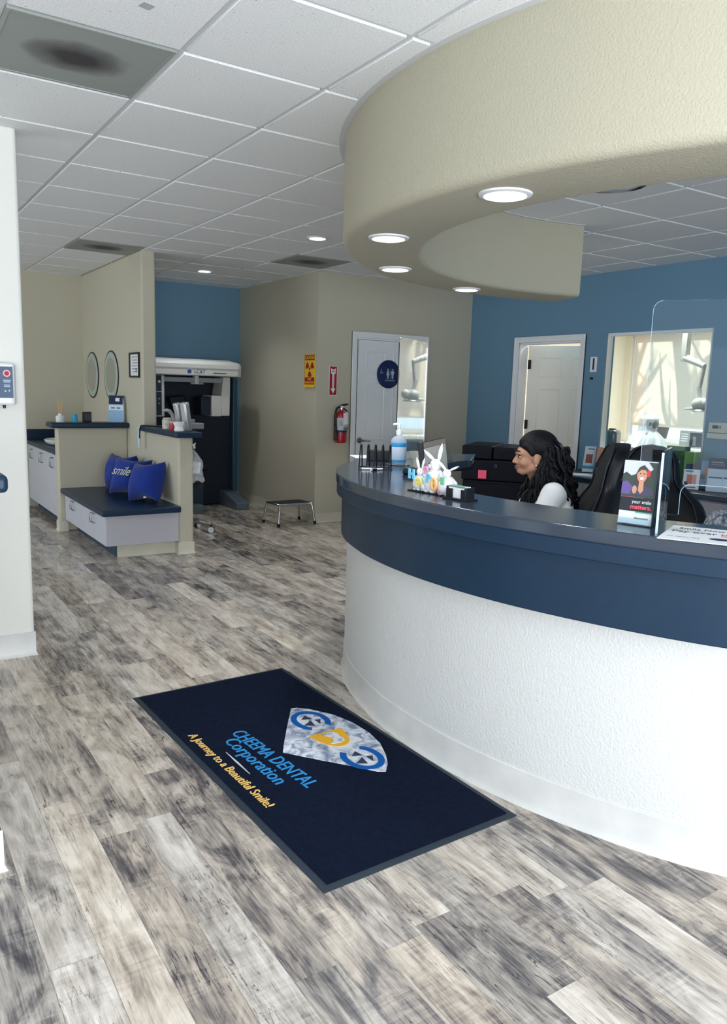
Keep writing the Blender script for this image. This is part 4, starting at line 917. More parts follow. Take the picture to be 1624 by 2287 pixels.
# bunny family figurine
p = onct(965, 1096); A0_, B0_ = onct(918, 1094), onct(1012, 1110); bz = math.atan2((B0_-A0_).y, (B0_-A0_).x)
t = thing('bunny_figurine', 'white rabbit family figurine holding pastel letters on the counter', 'figurine', ((A0_.x+B0_.x)/2, (A0_.y+B0_.y)/2, CT), bz)
POR = mat('figurine_white', (236, 236, 238), .22, coat=.4); EARP = mat('ear_pink', (240, 196, 204), .4)
L2 = (B0_-A0_).length; print('bunny length', L2)
MB().box(-L2/2, L2/2, -.022, .022, 0, .004).build('base', DARK, t, bev=.002)
def bunny(x, h, y=0, lean=0, ears=(18, -12), face=1, arms=True, big=1.2):
    k = h/.16; m = MB()
    m.lathe([(0, .0), (.026*k*big, .002), (.031*k*big, .022*k), (.028*k*big, .046*k), (.016*k, .070*k), (0, .072*k)], 24, c=(x, y, .010))
    m.ball((x+lean*k, y-.004, .085*k+.008), (.019*k, .018*k, .019*k), 20, 12); m.ball((x+lean*k+face*.012*k, y-.012*k, .080*k+.008), (.010*k, .009*k, .008*k), 14, 8)
    for s in (-1, 1):
        m.ball((x+s*.012*k, y-.016*k, .010), (.010*k, .016*k, .008*k), 14, 8)
        m.tube([(x+s*.018*k, y-.004, .062*k+.008), (x+s*.024*k, y-.018*k, .048*k+.006), (x+s*.012*k, y-.026*k, .046*k+.006)], [.007*k, .007*k, .006*k], 10)
    o = m.build('rabbit', POR, t, ang=70)
    for e in ears:
        a = rad(e); q = Vector((x+lean*k+.010*k*math.copysign(1, e), y, .098*k+.008)); d = Vector((math.sin(a), 0, math.cos(a)))
        MB().tube([q, q+d*.018*k, q+d*.038*k, q+d*.058*k], [.005*k, .0085*k, .0085*k, .001], 12, sc=(1, .55) if False else (.55, 1)).build('ear', POR, o, ang=70)
    for s in (-1, 1): MB().ball((x+lean*k+face*.008*k+s*.006*k, y-.0185*k, .090*k+.008), .0018*k, 8, 6).build('eye', BLACK, o)
    return o
bunny(-L2*.30, .135, .004, .002, (14, -22), 1); bunny(-.01+L2*.05, .20, .014, .004, (12, -58), -1); bunny(-L2*.12, .085, -.008, 0, (20, -20), 1)
b3 = bunny(L2*.37, .150, .0, -.004, (66, -52), 1, big=1.4)
CB_ = mat('letter_aqua', (120, 196, 228), .4); CYL_ = mat('letter_straw', (226, 214, 110), .4); COR = mat('letter_peach', (246, 190, 120), .4); CGR = mat('letter_mint', (120, 196, 150), .4); CPK = mat('letter_pink', (232, 150, 180), .4)
for s, x, z, h, m_ in (('H', -L2*.34, .070, .050, CB_), ('O', -L2*.17, .042, .040, CYL_), ('P', L2*.06, .062, .046, CB_), ('P', L2*.06-.015, .092, .040, CPK), ('E', L2*.39, .060, .034, CGR)):
    text('letter', s, h, m_, t, (x, -.036, z), (rad(90), 0, 0), ext=.004, bold=.0022)
MB().tube([(L2*.20+.013*math.cos(a), -.036, .044+.021*math.sin(a)) for a in [2*PI*k/24 for k in range(24)]], .0065, 10, closed=True).build('egg_ring', COR, t)
MB().ball((L2*.28, -.020, .022), (.014, .012, .022), 18, 12).build('egg', CPK, t)
# black headset-like puck behind figurine
p = onct(918, 1062); tag(MB().lathe([(0, .0), (.034, 0), (.040, .012), (.034, .030), (.015, .038), (0, .039)], 32).build('tape_dispenser', BLACK, loc=(p.x+.02, p.y+.03, CT), rot=(0, 0, VIEW)), 'small round black puck half hidden behind the bunnies', 'desk accessory')
# card holder
p = onct(1028, 1116); t = thing('card_holder', 'black business card holder with cards on the counter', 'card holder', (p.x, p.y, CT), bz+rad(-2))
MB().box(-.062, .062, -.035, .030, 0, .008).build('foot', BLACK, t, bev=.001); MB().box(-.048, .048, .012, .022, .006, .040).box(-.052, -.044, -.025, .022, .006, .050).box(.044, .052, -.025, .022, .006, .050).box(-.052, -.018, -.026, -.022, .006, .042).box(.026, .052, -.026, -.022, .006, .042).build('rack', BLACK, t, bev=.001)
cs = MB().box(-.043, .043, -.021, .010, .008, .052).build('card_stack', PAPER, t); MB().box(-.0425, .0425, -.0212, .0102, .047, .0528).build('printed_card', mat('card_green', (110, 150, 140), .4), cs)
# leaflet in clear holder
A, B = onct(1380, 1168), onct(1454, 1178); lz = math.atan2((B-A).y, (B-A).x); wd = (B-A).length; print('leaflet w', wd)
t = thing('leaflet_holder', 'leaflet holder with a smiling woman and your smile matters lettering', 'leaflet holder', ((A+B)/2), lz)
t.location.z = CT; TL = Matrix.Rotation(rad(-7), 4, 'X'); hh = .205; hw = wd/2
DK = mat('leaflet_navy', (18, 28, 40), .3); lf = MB().box(-hw, hw, -.004, .002, .004, hh, TL).build('leaflet', PAPER, t)
def lbox(name, x0, x1, z0, z1, m, d=.0): return MB().box(x0, x1, -.0052-d, -.0035, z0, z1, TL).build(name, m, lf)
PH = hh*.99; PB = hh*.435
lbox('photo_sky', -hw, hw, PB, PH, mat('photo_sky', (206, 208, 220), .3)); lbox('text_panel', -hw, hw, hh*.215, PB, DK, .0001)
lbox('pink_bar', -hw, hw*.42, PB-.001, PB+.007, mat('bar_pink', (226, 84, 104), .4), .0006); lbox('green_bar', 0, hw, hh*.195, hh*.215, TEAL, .0006)
def tx(s, h, m, x, z, w_, **k): return text('lettering', s, h, m, lf, TL @ Vector((x, -.0058, z)), (rad(90-7), 0, 0), width=w_, **k)
tx('your smile', .0165, PAPER, hw*.30, hh*.365, hw*1.15); tx('matters.', .019, mat('text_coral', (236, 84, 92), .4), hw*.28, hh*.285, hw*1.25, bold=.0006); tx('clearcorrect', .0095, DARK, hw*.38, hh*.115, hw*.85)
PV = mat('photo_plum', (104, 84, 150), .4); PG = mat('photo_leaf', (58, 72, 66), .4); PSK = mat('photo_skin', (206, 150, 124), .4); PHR = mat('photo_hair', (74, 60, 58), .4); PJK = mat('photo_jacket', (74, 70, 92), .4); PRD = mat('photo_red_flower', (206, 62, 60), .4); PWH = mat('photo_white', (240, 238, 238), .4)
def blob(name, pts, m, d): return MB().prism(pts, 0, .0006, M=TL @ Matrix(((1, 0, 0, 0), (0, 0, -1, -.0052-d), (0, 1, 0, 0), (0, 0, 0, 1)))).build(name, m, lf)
def ell(cx, cz, rx, rz, n=28): return [(cx+rx*math.cos(2*PI*k/n), cz+rz*math.sin(2*PI*k/n)) for k in range(n)]
blob('tree_shape', [(-hw, PB), (-hw, PH-.042), (-hw*.8, PH-.036), (-hw*.5, PH-.046), (-hw*.2, PH-.040), (hw*.2, PH-.05), (hw*.6, PH-.03), (hw, PH-.008), (hw, PB)], PG, .0002)
blob('tree_shape', [(hw*.45, PH-.001), (hw, PH-.001), (hw, PH-.034), (hw*.75, PH-.02)], PG, .0003)
blob('lavender_shape', [(-hw, PB+.008), (-hw, PB+.046), (-hw*.7, PB+.05), (-hw*.3, PB+.03), (-hw*.2, PB+.008)], PV, .0004)
blob('hair_shape', [(-hw*.28, PB+.02), (-hw*.22, PB+.075), (-hw*.05, PH-.018), (hw*.2, PH-.010), (hw*.45, PH-.022), (hw*.56, PB+.05), (hw*.5, PB+.008), (-hw*.1, PB+.008)], PHR, .0005)
blob('jacket_shape', [(-hw*.5, PB+.008), (-hw*.38, PB+.028), (-hw*.1, PB+.036), (hw*.4, PB+.038), (hw*.8, PB+.030), (hw*.97, PB+.008)], PJK, .0007)
blob('face_shape', ell(hw*.14, PH-.042, hw*.30, .0235), PSK, .0009); blob('neck_shape', [(hw*.0, PB+.022), (hw*.0, PH-.058), (hw*.28, PH-.058), (hw*.30, PB+.022), (hw*.15, PB+.012)], PSK, .0008)
blob('fringe_shape', [(-hw*.17, PH-.038), (-hw*.1, PH-.022), (hw*.2, PH-.014), (hw*.46, PH-.036), (hw*.30, PH-.026), (hw*.05, PH-.026)], PHR, .0011)
blob('smile_shape', [(hw*.02, PH-.050), (hw*.26, PH-.050), (hw*.21, PH-.057), (hw*.07, PH-.057)], PWH, .0011); blob('flower_shape', ell(hw*.52, PH-.036, hw*.12, .011), PRD, .0011)
for x in (.04, .25): blob('eye_shape', ell(hw*x, PH-.038, hw*.045, .0018, 12), DARK, .0011)
blob('hand_shape', ell(-hw*.22, PB+.024, hw*.14, .013), PSK, .0011)
hd = MB().box(-hw-.002, hw+.002, -.0115, -.0095, .002, .022, TL).box(-hw-.002, hw+.002, .004, .006, .002, hh+.004, TL).box(-hw-.002, hw+.002, -.0115, .006, .0, .003, TL).build('clear_pocket', ACRYL, t)
MB().box(hw+.002, hw+.0045, -.0115, .045, .001, hh, TL).build('side_wall', mat('holder_side', (22, 26, 34), .2), t); MB().box(-hw, hw, .042, .045, .001, hh*.97, TL).build('back_pocket', mat('holder_back', (40, 46, 58), .25), t); MB().box(-hw, hw, .003, .045, .0, .004).build('floor', ACRYL, t)
# printed notice lying at the right edge
A, B, D = onct(1467, 1202), onct(1700, 1227), onct(1505, 1174); ux = (B-A).normalized(); t = thing('printed_notice', 'white printed notice lying on the counter edge at the right', 'notice', ((A.x, A.y, CT)), math.atan2(ux.y, ux.x)+rad(0))
un = (D-A)-ux*(D-A).dot(ux); dep = un.length; print('notice depth', dep); nw = .30
sk = (D-A).dot(ux)
sh = MB().prism([(0, 0), (nw, 0), (nw+sk, dep), (sk, dep)], .0, .002).build('sheet', PAPER, t)
text('lettering', 'Smile Now', .045, DARK, sh, (.105, dep*.82, .0022), ext=.0003, width=.13); text('lettering', 'Pay over time', .045, DARK, sh, (.125, dep*.60, .0022), ext=.0003, width=.20); text('lettering', 'with monthly plans', .018, GREY, sh, (.065, dep*.22, .0022), ext=.0003, width=.09)
MB().prism(ell(.165, dep*.27, .030, .018), .0019, .0026).build('dark_oval', NAVY, sh); MB().prism(ell(.185, dep*.5, .022, .022), .0019, .0028).build('pink_oval', mat('notice_pink', (244, 170, 170), .5), sh)
# ------------------------------------------------------------------ acrylic screens
def rpoly(w_, h_, r, corners=(1, 1, 1, 1), n=6):
    P = []
    for (cx, cy, a, on) in ((w_-r, r, -90, corners[1]), (w_-r, h_-r, 0, corners[2]), (r, h_-r, 90, corners[3]), (r, r, 180, corners[0])):
        if on: P += [(cx+r*math.cos(rad(a+90*k/n)), cy+r*math.sin(rad(a+90*k/n))) for k in range(n+1)]
        else: P.append({-90: (w_, 0), 0: (w_, h_), 90: (0, h_), 180: (0, 0)}[a])
    return P
UPZ = Matrix(((1, 0, 0, 0), (0, 0, -1, 0), (0, 1, 0, 0), (0, 0, 0, 1)))
zt1 = 1.757; L1, R1 = pz(892, 752, zt1), pz(955, 766, zt1); d1_ = (R1-L1); w1_ = d1_.length; print('panel1', L1, R1, w1_)
t = thing('acrylic_screen', 'clear acrylic screen mirroring the bright window, by the pump bottle', 'sneeze guard', (L1.x, L1.y, CT), math.atan2(d1_.y, d1_.x))
MB().prism(rpoly(w1_, zt1-CT, .03), 0, .004, M=UPZ).build('sheet', ACRYL_M, t)
MB().box(-.0012, .0005, -.0045, .0005, .03, zt1-CT-.03).build('edge', DARK, t)
MB().prism([(0, .0), (.075, .0), (.004, .15), (0, .15)], -.002, .002, M=Matrix.Translation((.10, -.004, 0)) @ Matrix(((0, 0, 1, 0), (-1, 0, 0, 0), (0, 1, 0, 0), (0, 0, 0, 1)))).build('foot', ACRYL, t)
zt2 = 1.80; L2_, R2_ = pz(1462, 672, zt2), pz(1624, 668, zt2); dd2 = (R2_-L2_).normalized(); w2_ = .86
print('panel2', L2_, R2_)
t = thing('acrylic_screen', 'large clear acrylic screen standing on the counter at the right', 'sneeze guard', (L2_.x, L2_.y, CT), math.atan2(dd2.y, dd2.x))
# outline with a pass-through opening at its foot
ox = .14
P = [(0, 0), (ox, 0)]+[(ox+.035-.035*math.cos(rad(90*k/6)), .075+.035*math.sin(rad(90*k/6))-.0) for k in range(7)]+[(ox+.42+.035*math.sin(rad(90*k/6)), .075+.035*math.cos(rad(90*k/6))) for k in range(7)]+[(ox+.455, 0), (w2_, 0)]
h2 = zt2-CT; P += [(w2_, h2-.03), (w2_-.03, h2), (.03, h2)]+[(.03-.03*math.sin(rad(90*k/5)), h2-.03+.03*math.cos(rad(90*k/5))) for k in range(1, 6)]
MB().prism(P, 0, .005, M=UPZ).build('sheet', ACRYL, t)
MB().tube([(ox, -.0025, .002)]+[(ox+.035-.035*math.cos(rad(90*k/6)), -.0025, .075+.035*math.sin(rad(90*k/6))) for k in range(7)]+[(ox+.42, -.0025, .11)], .0012, 6).build('opening_edge', ACRYL_EDGE, t)
MB().tube([(-.0005, -.0025, .002), (-.0005, -.0025, h2-.03)]+[(.03-.03*math.cos(rad(90*k/5)), -.0025, h2-.03+.03*math.sin(rad(90*k/5))) for k in range(1, 6)], .0008, 6).build('outer_edge', ACRYL_EDGE, t)
# fin standing square to the screen
E0, E1 = onct(1466, 1192), None
ft = Vector((E0.x, E0.y, 0)); back = L2_.copy(); back.z = 0
dirf = (pz(1500, 1150, CT)-E0); dirf.z = 0
fl = .24; dirf.normalize(); zt = CAMH+ray(1487, 1008).z*(E0.y/ray(1487, 1008).y)
print('fin top', zt)
fin = thing('screen_fin', 'small upright acrylic fin with a bright edge at the counter front, right of the leaflet', 'acrylic fin', (E0.x, E0.y, CT), math.atan2(dirf.y, dirf.x))
MB().prism(rpoly(fl, zt-CT, .012, (0, 0, 1, 1)), -.003, .003, M=UPZ).build('sheet', ACRYL, fin)
MB().box(-.003, .0005, -.0035, .0035, 0, zt-CT-.004).build('edge', ACRYL_EDGE, fin)
# ------------------------------------------------------------------ monitor on the inner desk
ztm = 1.235; Lm, Rm = pz(966, 990, ztm), pz(1014, 979, ztm); dm = (Rm-Lm); dm.z = 0; wm = dm.length; print('monitor', Lm, Rm, wm)
um = dm.normalized()
t = thing('monitor', 'black rimmed computer monitor with a grey panel beside the bunny figurine', 'computer monitor', (Lm.x, Lm.y, .755), math.atan2(dm.y, dm.x))
hm = ztm-.755; TM = Matrix.Translation((0, 0, .12)) @ Matrix.Rotation(rad(-8), 4, 'X')
MB().box(0, wm, -.004, .022, 0, hm-.115, TM).build('bezel', BLACK, t, bev=.004)
MB().box(.012, wm-.010, -.0062, -.0035, .014, hm-.115-.030, TM).build('screen', mat('screen_grey', (150, 152, 156), .22, spec=.7), t)
MB().box(.012, wm-.010, -.0062, -.0035, hm-.115-.028, hm-.115-.003, TM).build('top_strip', mat('strip_taupe', (128, 118, 112), .4), t)
MB().box(wm/2-.03, wm/2+.03, .02, .045, .01, .30).build('stand_neck', BLACK, t, bev=.004); MB().box(wm/2-.10, wm/2+.10, -.05, .11, 0, .012).build('stand_foot', BLACK, t, bev=.003)
# ------------------------------------------------------------------ office printer by the blue wall
zp = 1.02; Pl, Pr = pz(1033, 993, zp), pz(1182, 1001, zp); dp = Pr-Pl; dp.z = 0; wp = dp.length; print('printer', Pl, Pr, wp)
PRN = mat('printer_black', (8, 10, 24), .5, spec=.25)
t = thing('office_printer', 'big black office printer with a pink sticky note, behind the desk', 'printer', (Pl.x, Pl.y, 0), math.atan2(dp.y, dp.x))
MB().box(.012, wp-.012, .01, .55, .04, .72).build('cabinet', PRN, t, bev=.012); MB().box(0, wp, 0, .56, .72, .90).build('body', PRN, t, bev=.012); MB().box(0, wp*.46, -.01, .55, .905, zp).build('scanner_lid', PRN, t, bev=.014, seg=3); MB().box(wp*.47, wp, 0, .55, .905, zp-.008).build('document_feeder', PRN, t, bev=.014, seg=3)
for z in (.12, .32, .52): MB().box(.03, wp-.03, -.004, .012, z, z+.17).build('paper_drawer', PRN, t, bev=.006)
for x in (.06, wp-.06):
    for y in (.08, .48): MB().cyl((x, y, 0), (x, y, .05), .022).build('foot', RUBBER, t)
def on_front(x, y):  # pixel on the printer front face -> local x, z
    n = Vector((-dp.y, dp.x, 0)).normalized(); d = ray(x, y); k = (Pl-CAM).dot(n)/d.dot(n); q = CAM+d*k; return (q-Pl).dot(dp.normalized()), q.z
sx, sz = on_front(1078, 1059)
MB().box(sx-.036, sx+.036, -.018, -.0165, sz-.036, sz+.036, Matrix.Identity(4)).build('sticky_note', PINK, t)
sx, sz = on_front(1108, 1041); MB().tube([(sx+.009*math.cos(a), -.017, sz+.012*math.sin(a)) for a in [2*PI*k/16 for k in range(16)]], .0022, 6, closed=True).build('lock_mark', mat('mark_grey', (110, 116, 150), .4), t)
MB().box(.0, .02, -.014, -.004, .86, .88).build('status_lamp', WHITE, t)
GF = mat('folder_green', (20, 150, 130), .5)
p = pz(1178, 1096, .757); p = CAM+(p-CAM)*.985
# ------------------------------------------------------------------ back counter along the blue wall
CX = 5.62; CTZ = .725
b = MB().box(CX-.025, XR-.003, 1.4, 5.50, CTZ-.042, CTZ).build('countertop', LAM, bev=.008, seg=3); tag(b, 'dark slate back counter running under the interior window', 'countertop')
ys = [1.4+.585*k for k in range(8)]
labs = ['at the near right end of the row', 'second from the near right end', 'third from the near right end', 'behind the larger black chair', 'behind the chairs, with bow handles', 'left of the black chairs, partly behind the woman', 'farthest left, beside the open door']
for k in range(7):
    tt = cabinet_x('base_cabinet', 'grey base cabinet under the back counter, '+labs[k], CX, ys[k], ys[k]+.584, .09, CTZ-.044, 2, 'base cabinets under the back counter', XR-CX-.004, m=mat('cabinet_cool_grey', (150, 152, 160), .5) if 'cabinet_cool_grey' not in MAT else MAT['cabinet_cool_grey'])
# leaflets on it
def display(label, x, y, z, w_, h_, rz, lean, base, art, name='brochure_stand', group=None, cat='brochure stand'):
    t = thing(name, label, cat, (x, y, z), rad(rz), group); M = Matrix.Rotation(rad(lean), 4, 'X')
    s = MB().box(-w_/2, w_/2, -.003, .003, .003, h_, M).build('card', base, t)
    for (nm, a, b_, c_, d_, mm) in art: MB().box(-w_/2+a*w_, -w_/2+b_*w_, -.0046, -.0028, .003+c_*h_, .003+d_*h_, M).build(nm, mm, s)
    MB().rings([[(-w_/2*.9, .002+h_*math.sin(rad(-lean)), h_*.96*math.cos(rad(lean))), (w_/2*.9, .002+h_*math.sin(rad(-lean)), h_*.96*math.cos(rad(lean))), (w_/2*.9, .006+h_*math.sin(rad(-lean)), h_*.96*math.cos(rad(lean))), (-w_/2*.9, .006+h_*math.sin(rad(-lean)), h_*.96*math.cos(rad(lean)))],
        [(-w_/2*.9, h_*.48, .0), (w_/2*.9, h_*.48, .0), (w_/2*.9, h_*.48+.004, 0), (-w_/2*.9, h_*.48+.004, 0)]]).build('prop', base, t)
    return t
LB = mat('leaflet_ice', (206, 222, 236), .4); PE = mat('picture_people', (150, 90, 80), .5); PE2 = mat('picture_warm', (206, 150, 120), .5); PBL = mat('picture_blue', (66, 100, 160), .5); PDK = mat('picture_dark', (44, 48, 62), .5)
RZ = -62
for i, ((px, py), lb, art, base) in enumerate((((1312, 1046), 'leftmost pale blue leaflet stand on the back counter, beside the door', [('blue_band', 0, 1, .12, .24, SKYB), ('picture', .2, .8, .34, .68, PE), ('printed_line', .3, .9, .86, .91, GREY), ('pocket', .05, .95, 0, .12, WHITE)], LB),
                                      ((1340, 1049), 'dark leaflet stand with a smiling face, between the two others on the back counter', [('picture', 0, 1, .42, .98, PE2), ('blue_band', 0, 1, .26, .44, PBL), ('pocket', .05, .95, 0, .22, WHITE)], PDK),
                                      ((1366, 1051), 'dark leaflet stand half hidden by the black chair on the back counter', [('picture', .1, .9, .38, .95, PE2), ('hair', .1, .5, .6, .98, DARK), ('pocket', .05, .95, 0, .2, WHITE)], PDK))):
    p = pX(px, py, 5.98); display(lb, p.x, p.y, CTZ+.006, .105, .265, RZ, -20, base, art, group='leaflet stands left of the chairs')
    if i == 0:
        q = pX(1318, 1056, 5.82); mg = thing('magazine', 'pale magazine lying flat under the leaflet stands on the back counter', 'magazine', (q.x, q.y+.02, CTZ), rad(RZ)); MB().box(-.2, .26, -.13, .10, 0, .0055).build('cover', LB, mg); MB().box(.05, .2, -.1, .04, .0053, .006).build('picture', GREY, mg)
p = pX(1543, 1078, 5.80); display('small white tent card with a woman in orange, right of the larger chair', p.x, p.y, CTZ, .125, .17, RZ, -14, PAPER, [('picture', .2, .8, .25, .72, mat('picture_coral', (220, 130, 110), .5)), ('printed_line', .1, .6, .84, .92, SKYB), ('navy_dot', .08, .3, .2, .36, NAVY), ('printed_line', .2, .8, .06, .12, GREY)], 'tent_card', cat='tent card')
p = pX(1572, 1080, 5.90); display('slim blue leaflet stand between the tent card and the large leaflet', p.x+.03, p.y, CTZ, .10, .24, RZ, -8, mat('leaflet_blue', (104, 160, 206), .4), [('picture', .2, .9, .42, .78, PE2), ('navy_dot', .02, .35, .34, .5, NAVY), ('printed_line', .1, .9, .1, .2, LB)], 'leaflet_holder', cat='leaflet holder')
p = pX(1612, 1090, 5.86); display('large navy and white leaflet leaning at the right edge of the back counter', p.x, p.y, CTZ, .24, .285, RZ, -20, mat('leaflet_cool_white', (190, 204, 222), .4), [('navy_header', 0, 1, .68, 1, NAVY), ('printed_line', .1, .45, .86, .89, PAPER), ('printed_line', .1, .5, .79, .81, PAPER), ('tooth_mark', .72, .92, .74, .92, PAPER), ('dark_band', .05, .48, .40, .44, NAVY), ('dark_band', .52, .95, .40, .44, NAVY), ('text_block', .05, .48, .1, .38, LB), ('text_block', .52, .95, .1, .38, LB)], 'leaflet_board', cat='leaflet')
p = pX(1556, 1062, 6.04); t = thing('tissue_box', 'dark navy box behind the tent card on the back counter', 'box', (p.x, p.y, CTZ), rad(RZ)); MB().box(-.09, .09, -.03, .03, 0, .19).build('carton', DARK, t, bev=.003); MB().box(-.088, .05, -.0315, -.029, .13, .188).build('printed_panel', NAVY, t); MB().box(.01, .06, -.0325, -.029, .09, .12).build('logo_mark', PE2, t)
for (px, py, w_, h_, lb, m_) in ((1512, 1046, .17, .33, 'dark green box behind the larger chair on the back counter', mat('box_green', (44, 92, 40), .5)), (1545, 1046, .10, .29, 'light green box right of the dark green one on the back counter', mat('box_lime', (92, 150, 52), .5))):
    p = pX(px, py, 6.13); t = thing('product_box', lb, 'box', (p.x, p.y, CTZ), rad(-84)); MB().box(-w_/2, w_/2, -.05, .05, 0, h_).build('carton', m_, t, bev=.002)
    MB().box(-w_*.35, w_*.3, -.0515, -.0495, h_*.55, h_*.62).build('printed_line', mat('box_print', (150, 190, 130), .5), t); MB().box(-w_*.35, w_*.1, -.0515, -.0495, h_*.42, h_*.46).build('printed_line', MAT['box_print'], t)

# ------------------------------------------------------------------ racing style office chairs
LEA = mat('chair_leather', (12, 16, 24), .38, spec=.45, bump=(220, .15, .001)); PIP = mat('chair_piping', (40, 46, 58), .4)
def racing_chair(label, loc, rz, s=1.0, hs=1.0, group='black racing style office chairs'):
    t = thing('office_chair', label, 'office chair', loc, rad(rz), group)
    # local: sitter faces -y ; back leans towards +y
    def half(z): # half width profile of the back, z from 0 to .80
        T = [(0, .24), (.10, .28), (.22, .305), (.34, .31), (.42, .28), (.50, .205), (.56, .155), (.64, .148), (.70, .138), (.75, .110), (.78, .06), (.79, .0)]
        for (a, x), (b_, y) in zip(T, T[1:]):
            if a <= z <= b_: k = (z-a)/(b_-a); k = k*k*(3-2*k); return x+(y-x)*k
        return 0
    zs = [0, .05, .10, .16, .22, .28, .34, .38, .42, .46, .50, .54, .58, .62, .66, .70, .73, .755, .775, .788]
    R = []
    for z in zs:
        hw_ = max(half(z), .006); R0 = []
        wing = .15*max(0, 1-abs(z-.27)/.27)+.03*max(0, 1-abs(z-.66)/.2)
        n = 12
        for k in range(n+1):
            u = -1+2*k/n; R0.append((u*hw_*s, -.045-wing*abs(u)**2.4+(.05)*(1-(1-abs(u)**6)) , z))
        for k in range(n+1):
            u = 1-2*k/n; R0.append((u*hw_*s, .055-.03*abs(u)**3, z))
        lean = .20*z+.06*z*z; R.append([(x, y+lean, z*hs) for x, y, z in R0])
    M = Matrix.Translation((0, .20, .45))
    R = [[M @ Vector(q) for q in r] for r in R]
    bk = MB().rings(R).build('backrest', LEA, t, ang=75, mods=(('SUBSURF', dict(levels=1, render_levels=1)),))
    pip = [R[i][1]+Vector((0, -.006, 0)) for i in range(0, len(R)-1)]+[R[i][11]+Vector((0, -.006, 0)) for i in range(len(R)-2, -1, -1)]
    MB().tube(pip, .006, 6).build('piping', PIP, bk, ang=90)
    for sg in (-1, 1): MB().tube([M @ Vector((sg*.115, -.05+.20*z+.06*z*z, z*hs)) for z in (.08, .2, .32)], [.02, .024, .018], 8, sc=(1, .6)).build('side_bolster', LEA, bk, ang=90)
    st = MB().rings([[(x*w_, y, z) for x, y in ((-.22, -.30), (.22, -.30), (.26, -.24), (.27, .15), (.22, .22), (-.22, .22), (-.27, .15), (-.26, -.24))] for w_, z in ((.9, .40), (1, .43), (1, .475), (.92, .495))]).build('seat', LEA, t, bev=.02, seg=3)
    for sg in (-1, 1):
        MB().box(sg*.30-.04, sg*.30+.04, -.16, .10, .655, .685).build('arm_pad', BLACK, t, bev=.012, seg=3); MB().tube([(sg*.22, -.02, .42), (sg*.30, -.02, .42), (sg*.305, -.02, .655)], [.02, .02, .018], 10).build('arm_post', BLACK, t)
    MB().cyl((0, 0, .10), (0, 0, .40), .03).cyl((0, 0, .36), (0, 0, .41), .09).build('gas_column', BLACK, t)
    for k in range(5):
        a = rad(18+72*k); c, s_ = math.cos(a), math.sin(a); lg = MB().tube([(0, 0, .12), (.16*c, .16*s_, .10), (.30*c, .30*s_, .075)], [.032, .026, .02], 10).build('leg', BLACK, t, ang=60)
        d = Vector((-s_, c, 0)); p = Vector((.30*c, .30*s_, .028))
        MB().cyl(p-d*.022, p+d*.022, .028, n=20).build('caster', BLACK, lg, bev=.004)
    return t
# ------------------------------------------------------------------ chairs in place
racing_chair('black racing style chair behind the seated woman, seen from its side', (3.09, 2.975, 0), 232, hs=.99)
C2 = (3.86, 2.91)
racing_chair('larger looking black racing style chair facing the counter, right of the other', (C2[0], C2[1], 0), -58, s=1.15, hs=.93)

# ------------------------------------------------------------------ people
def capsule(m, p, q, r1, r2, n=16, flat=1):
    p, q = Vector(p), Vector(q); d = q-p; L = d.length; k = 6
    path = [p-d/L*r1*math.cos(PI/2*i/k) for i in range(k)]+[p, q]+[q+d/L*r2*math.sin(PI/2*(i+1)/k) for i in range(k)]
    rr = [max(r1*math.sin(PI/2*i/k), r1*.05) for i in range(k)]+[r1, r2]+[max(r2*math.cos(PI/2*(i+1)/k), r2*.05) for i in range(k)]
    m.tube(path, rr, n)
def fuse(name, m, mt_, parent, vox=.006, smooth=6):
    o = m.build(name, mt_, parent, ang=180, mods=(('REMESH', dict(mode='VOXEL', voxel_size=vox)), ('SMOOTH', dict(factor=.5, iterations=smooth)))); return real(o)
SKIN = mat('skin', (196, 146, 118), .5, sss=.15); LIPS = mat('lips', (172, 110, 98), .5); EYEW = mat('eye_white', (225, 222, 216), .3); IRIS = mat('iris_dark', (28, 18, 16), .2)
HAIR = mat('hair_black', (9, 9, 15), .55, spec=.35, bump=(110, .7, .005)); TRS = mat('trousers_dark', (24, 28, 38), .8)
WKN = mat('sweater_white', (244, 244, 246), .85, sheen=.2, bump=(240, .35, .003))
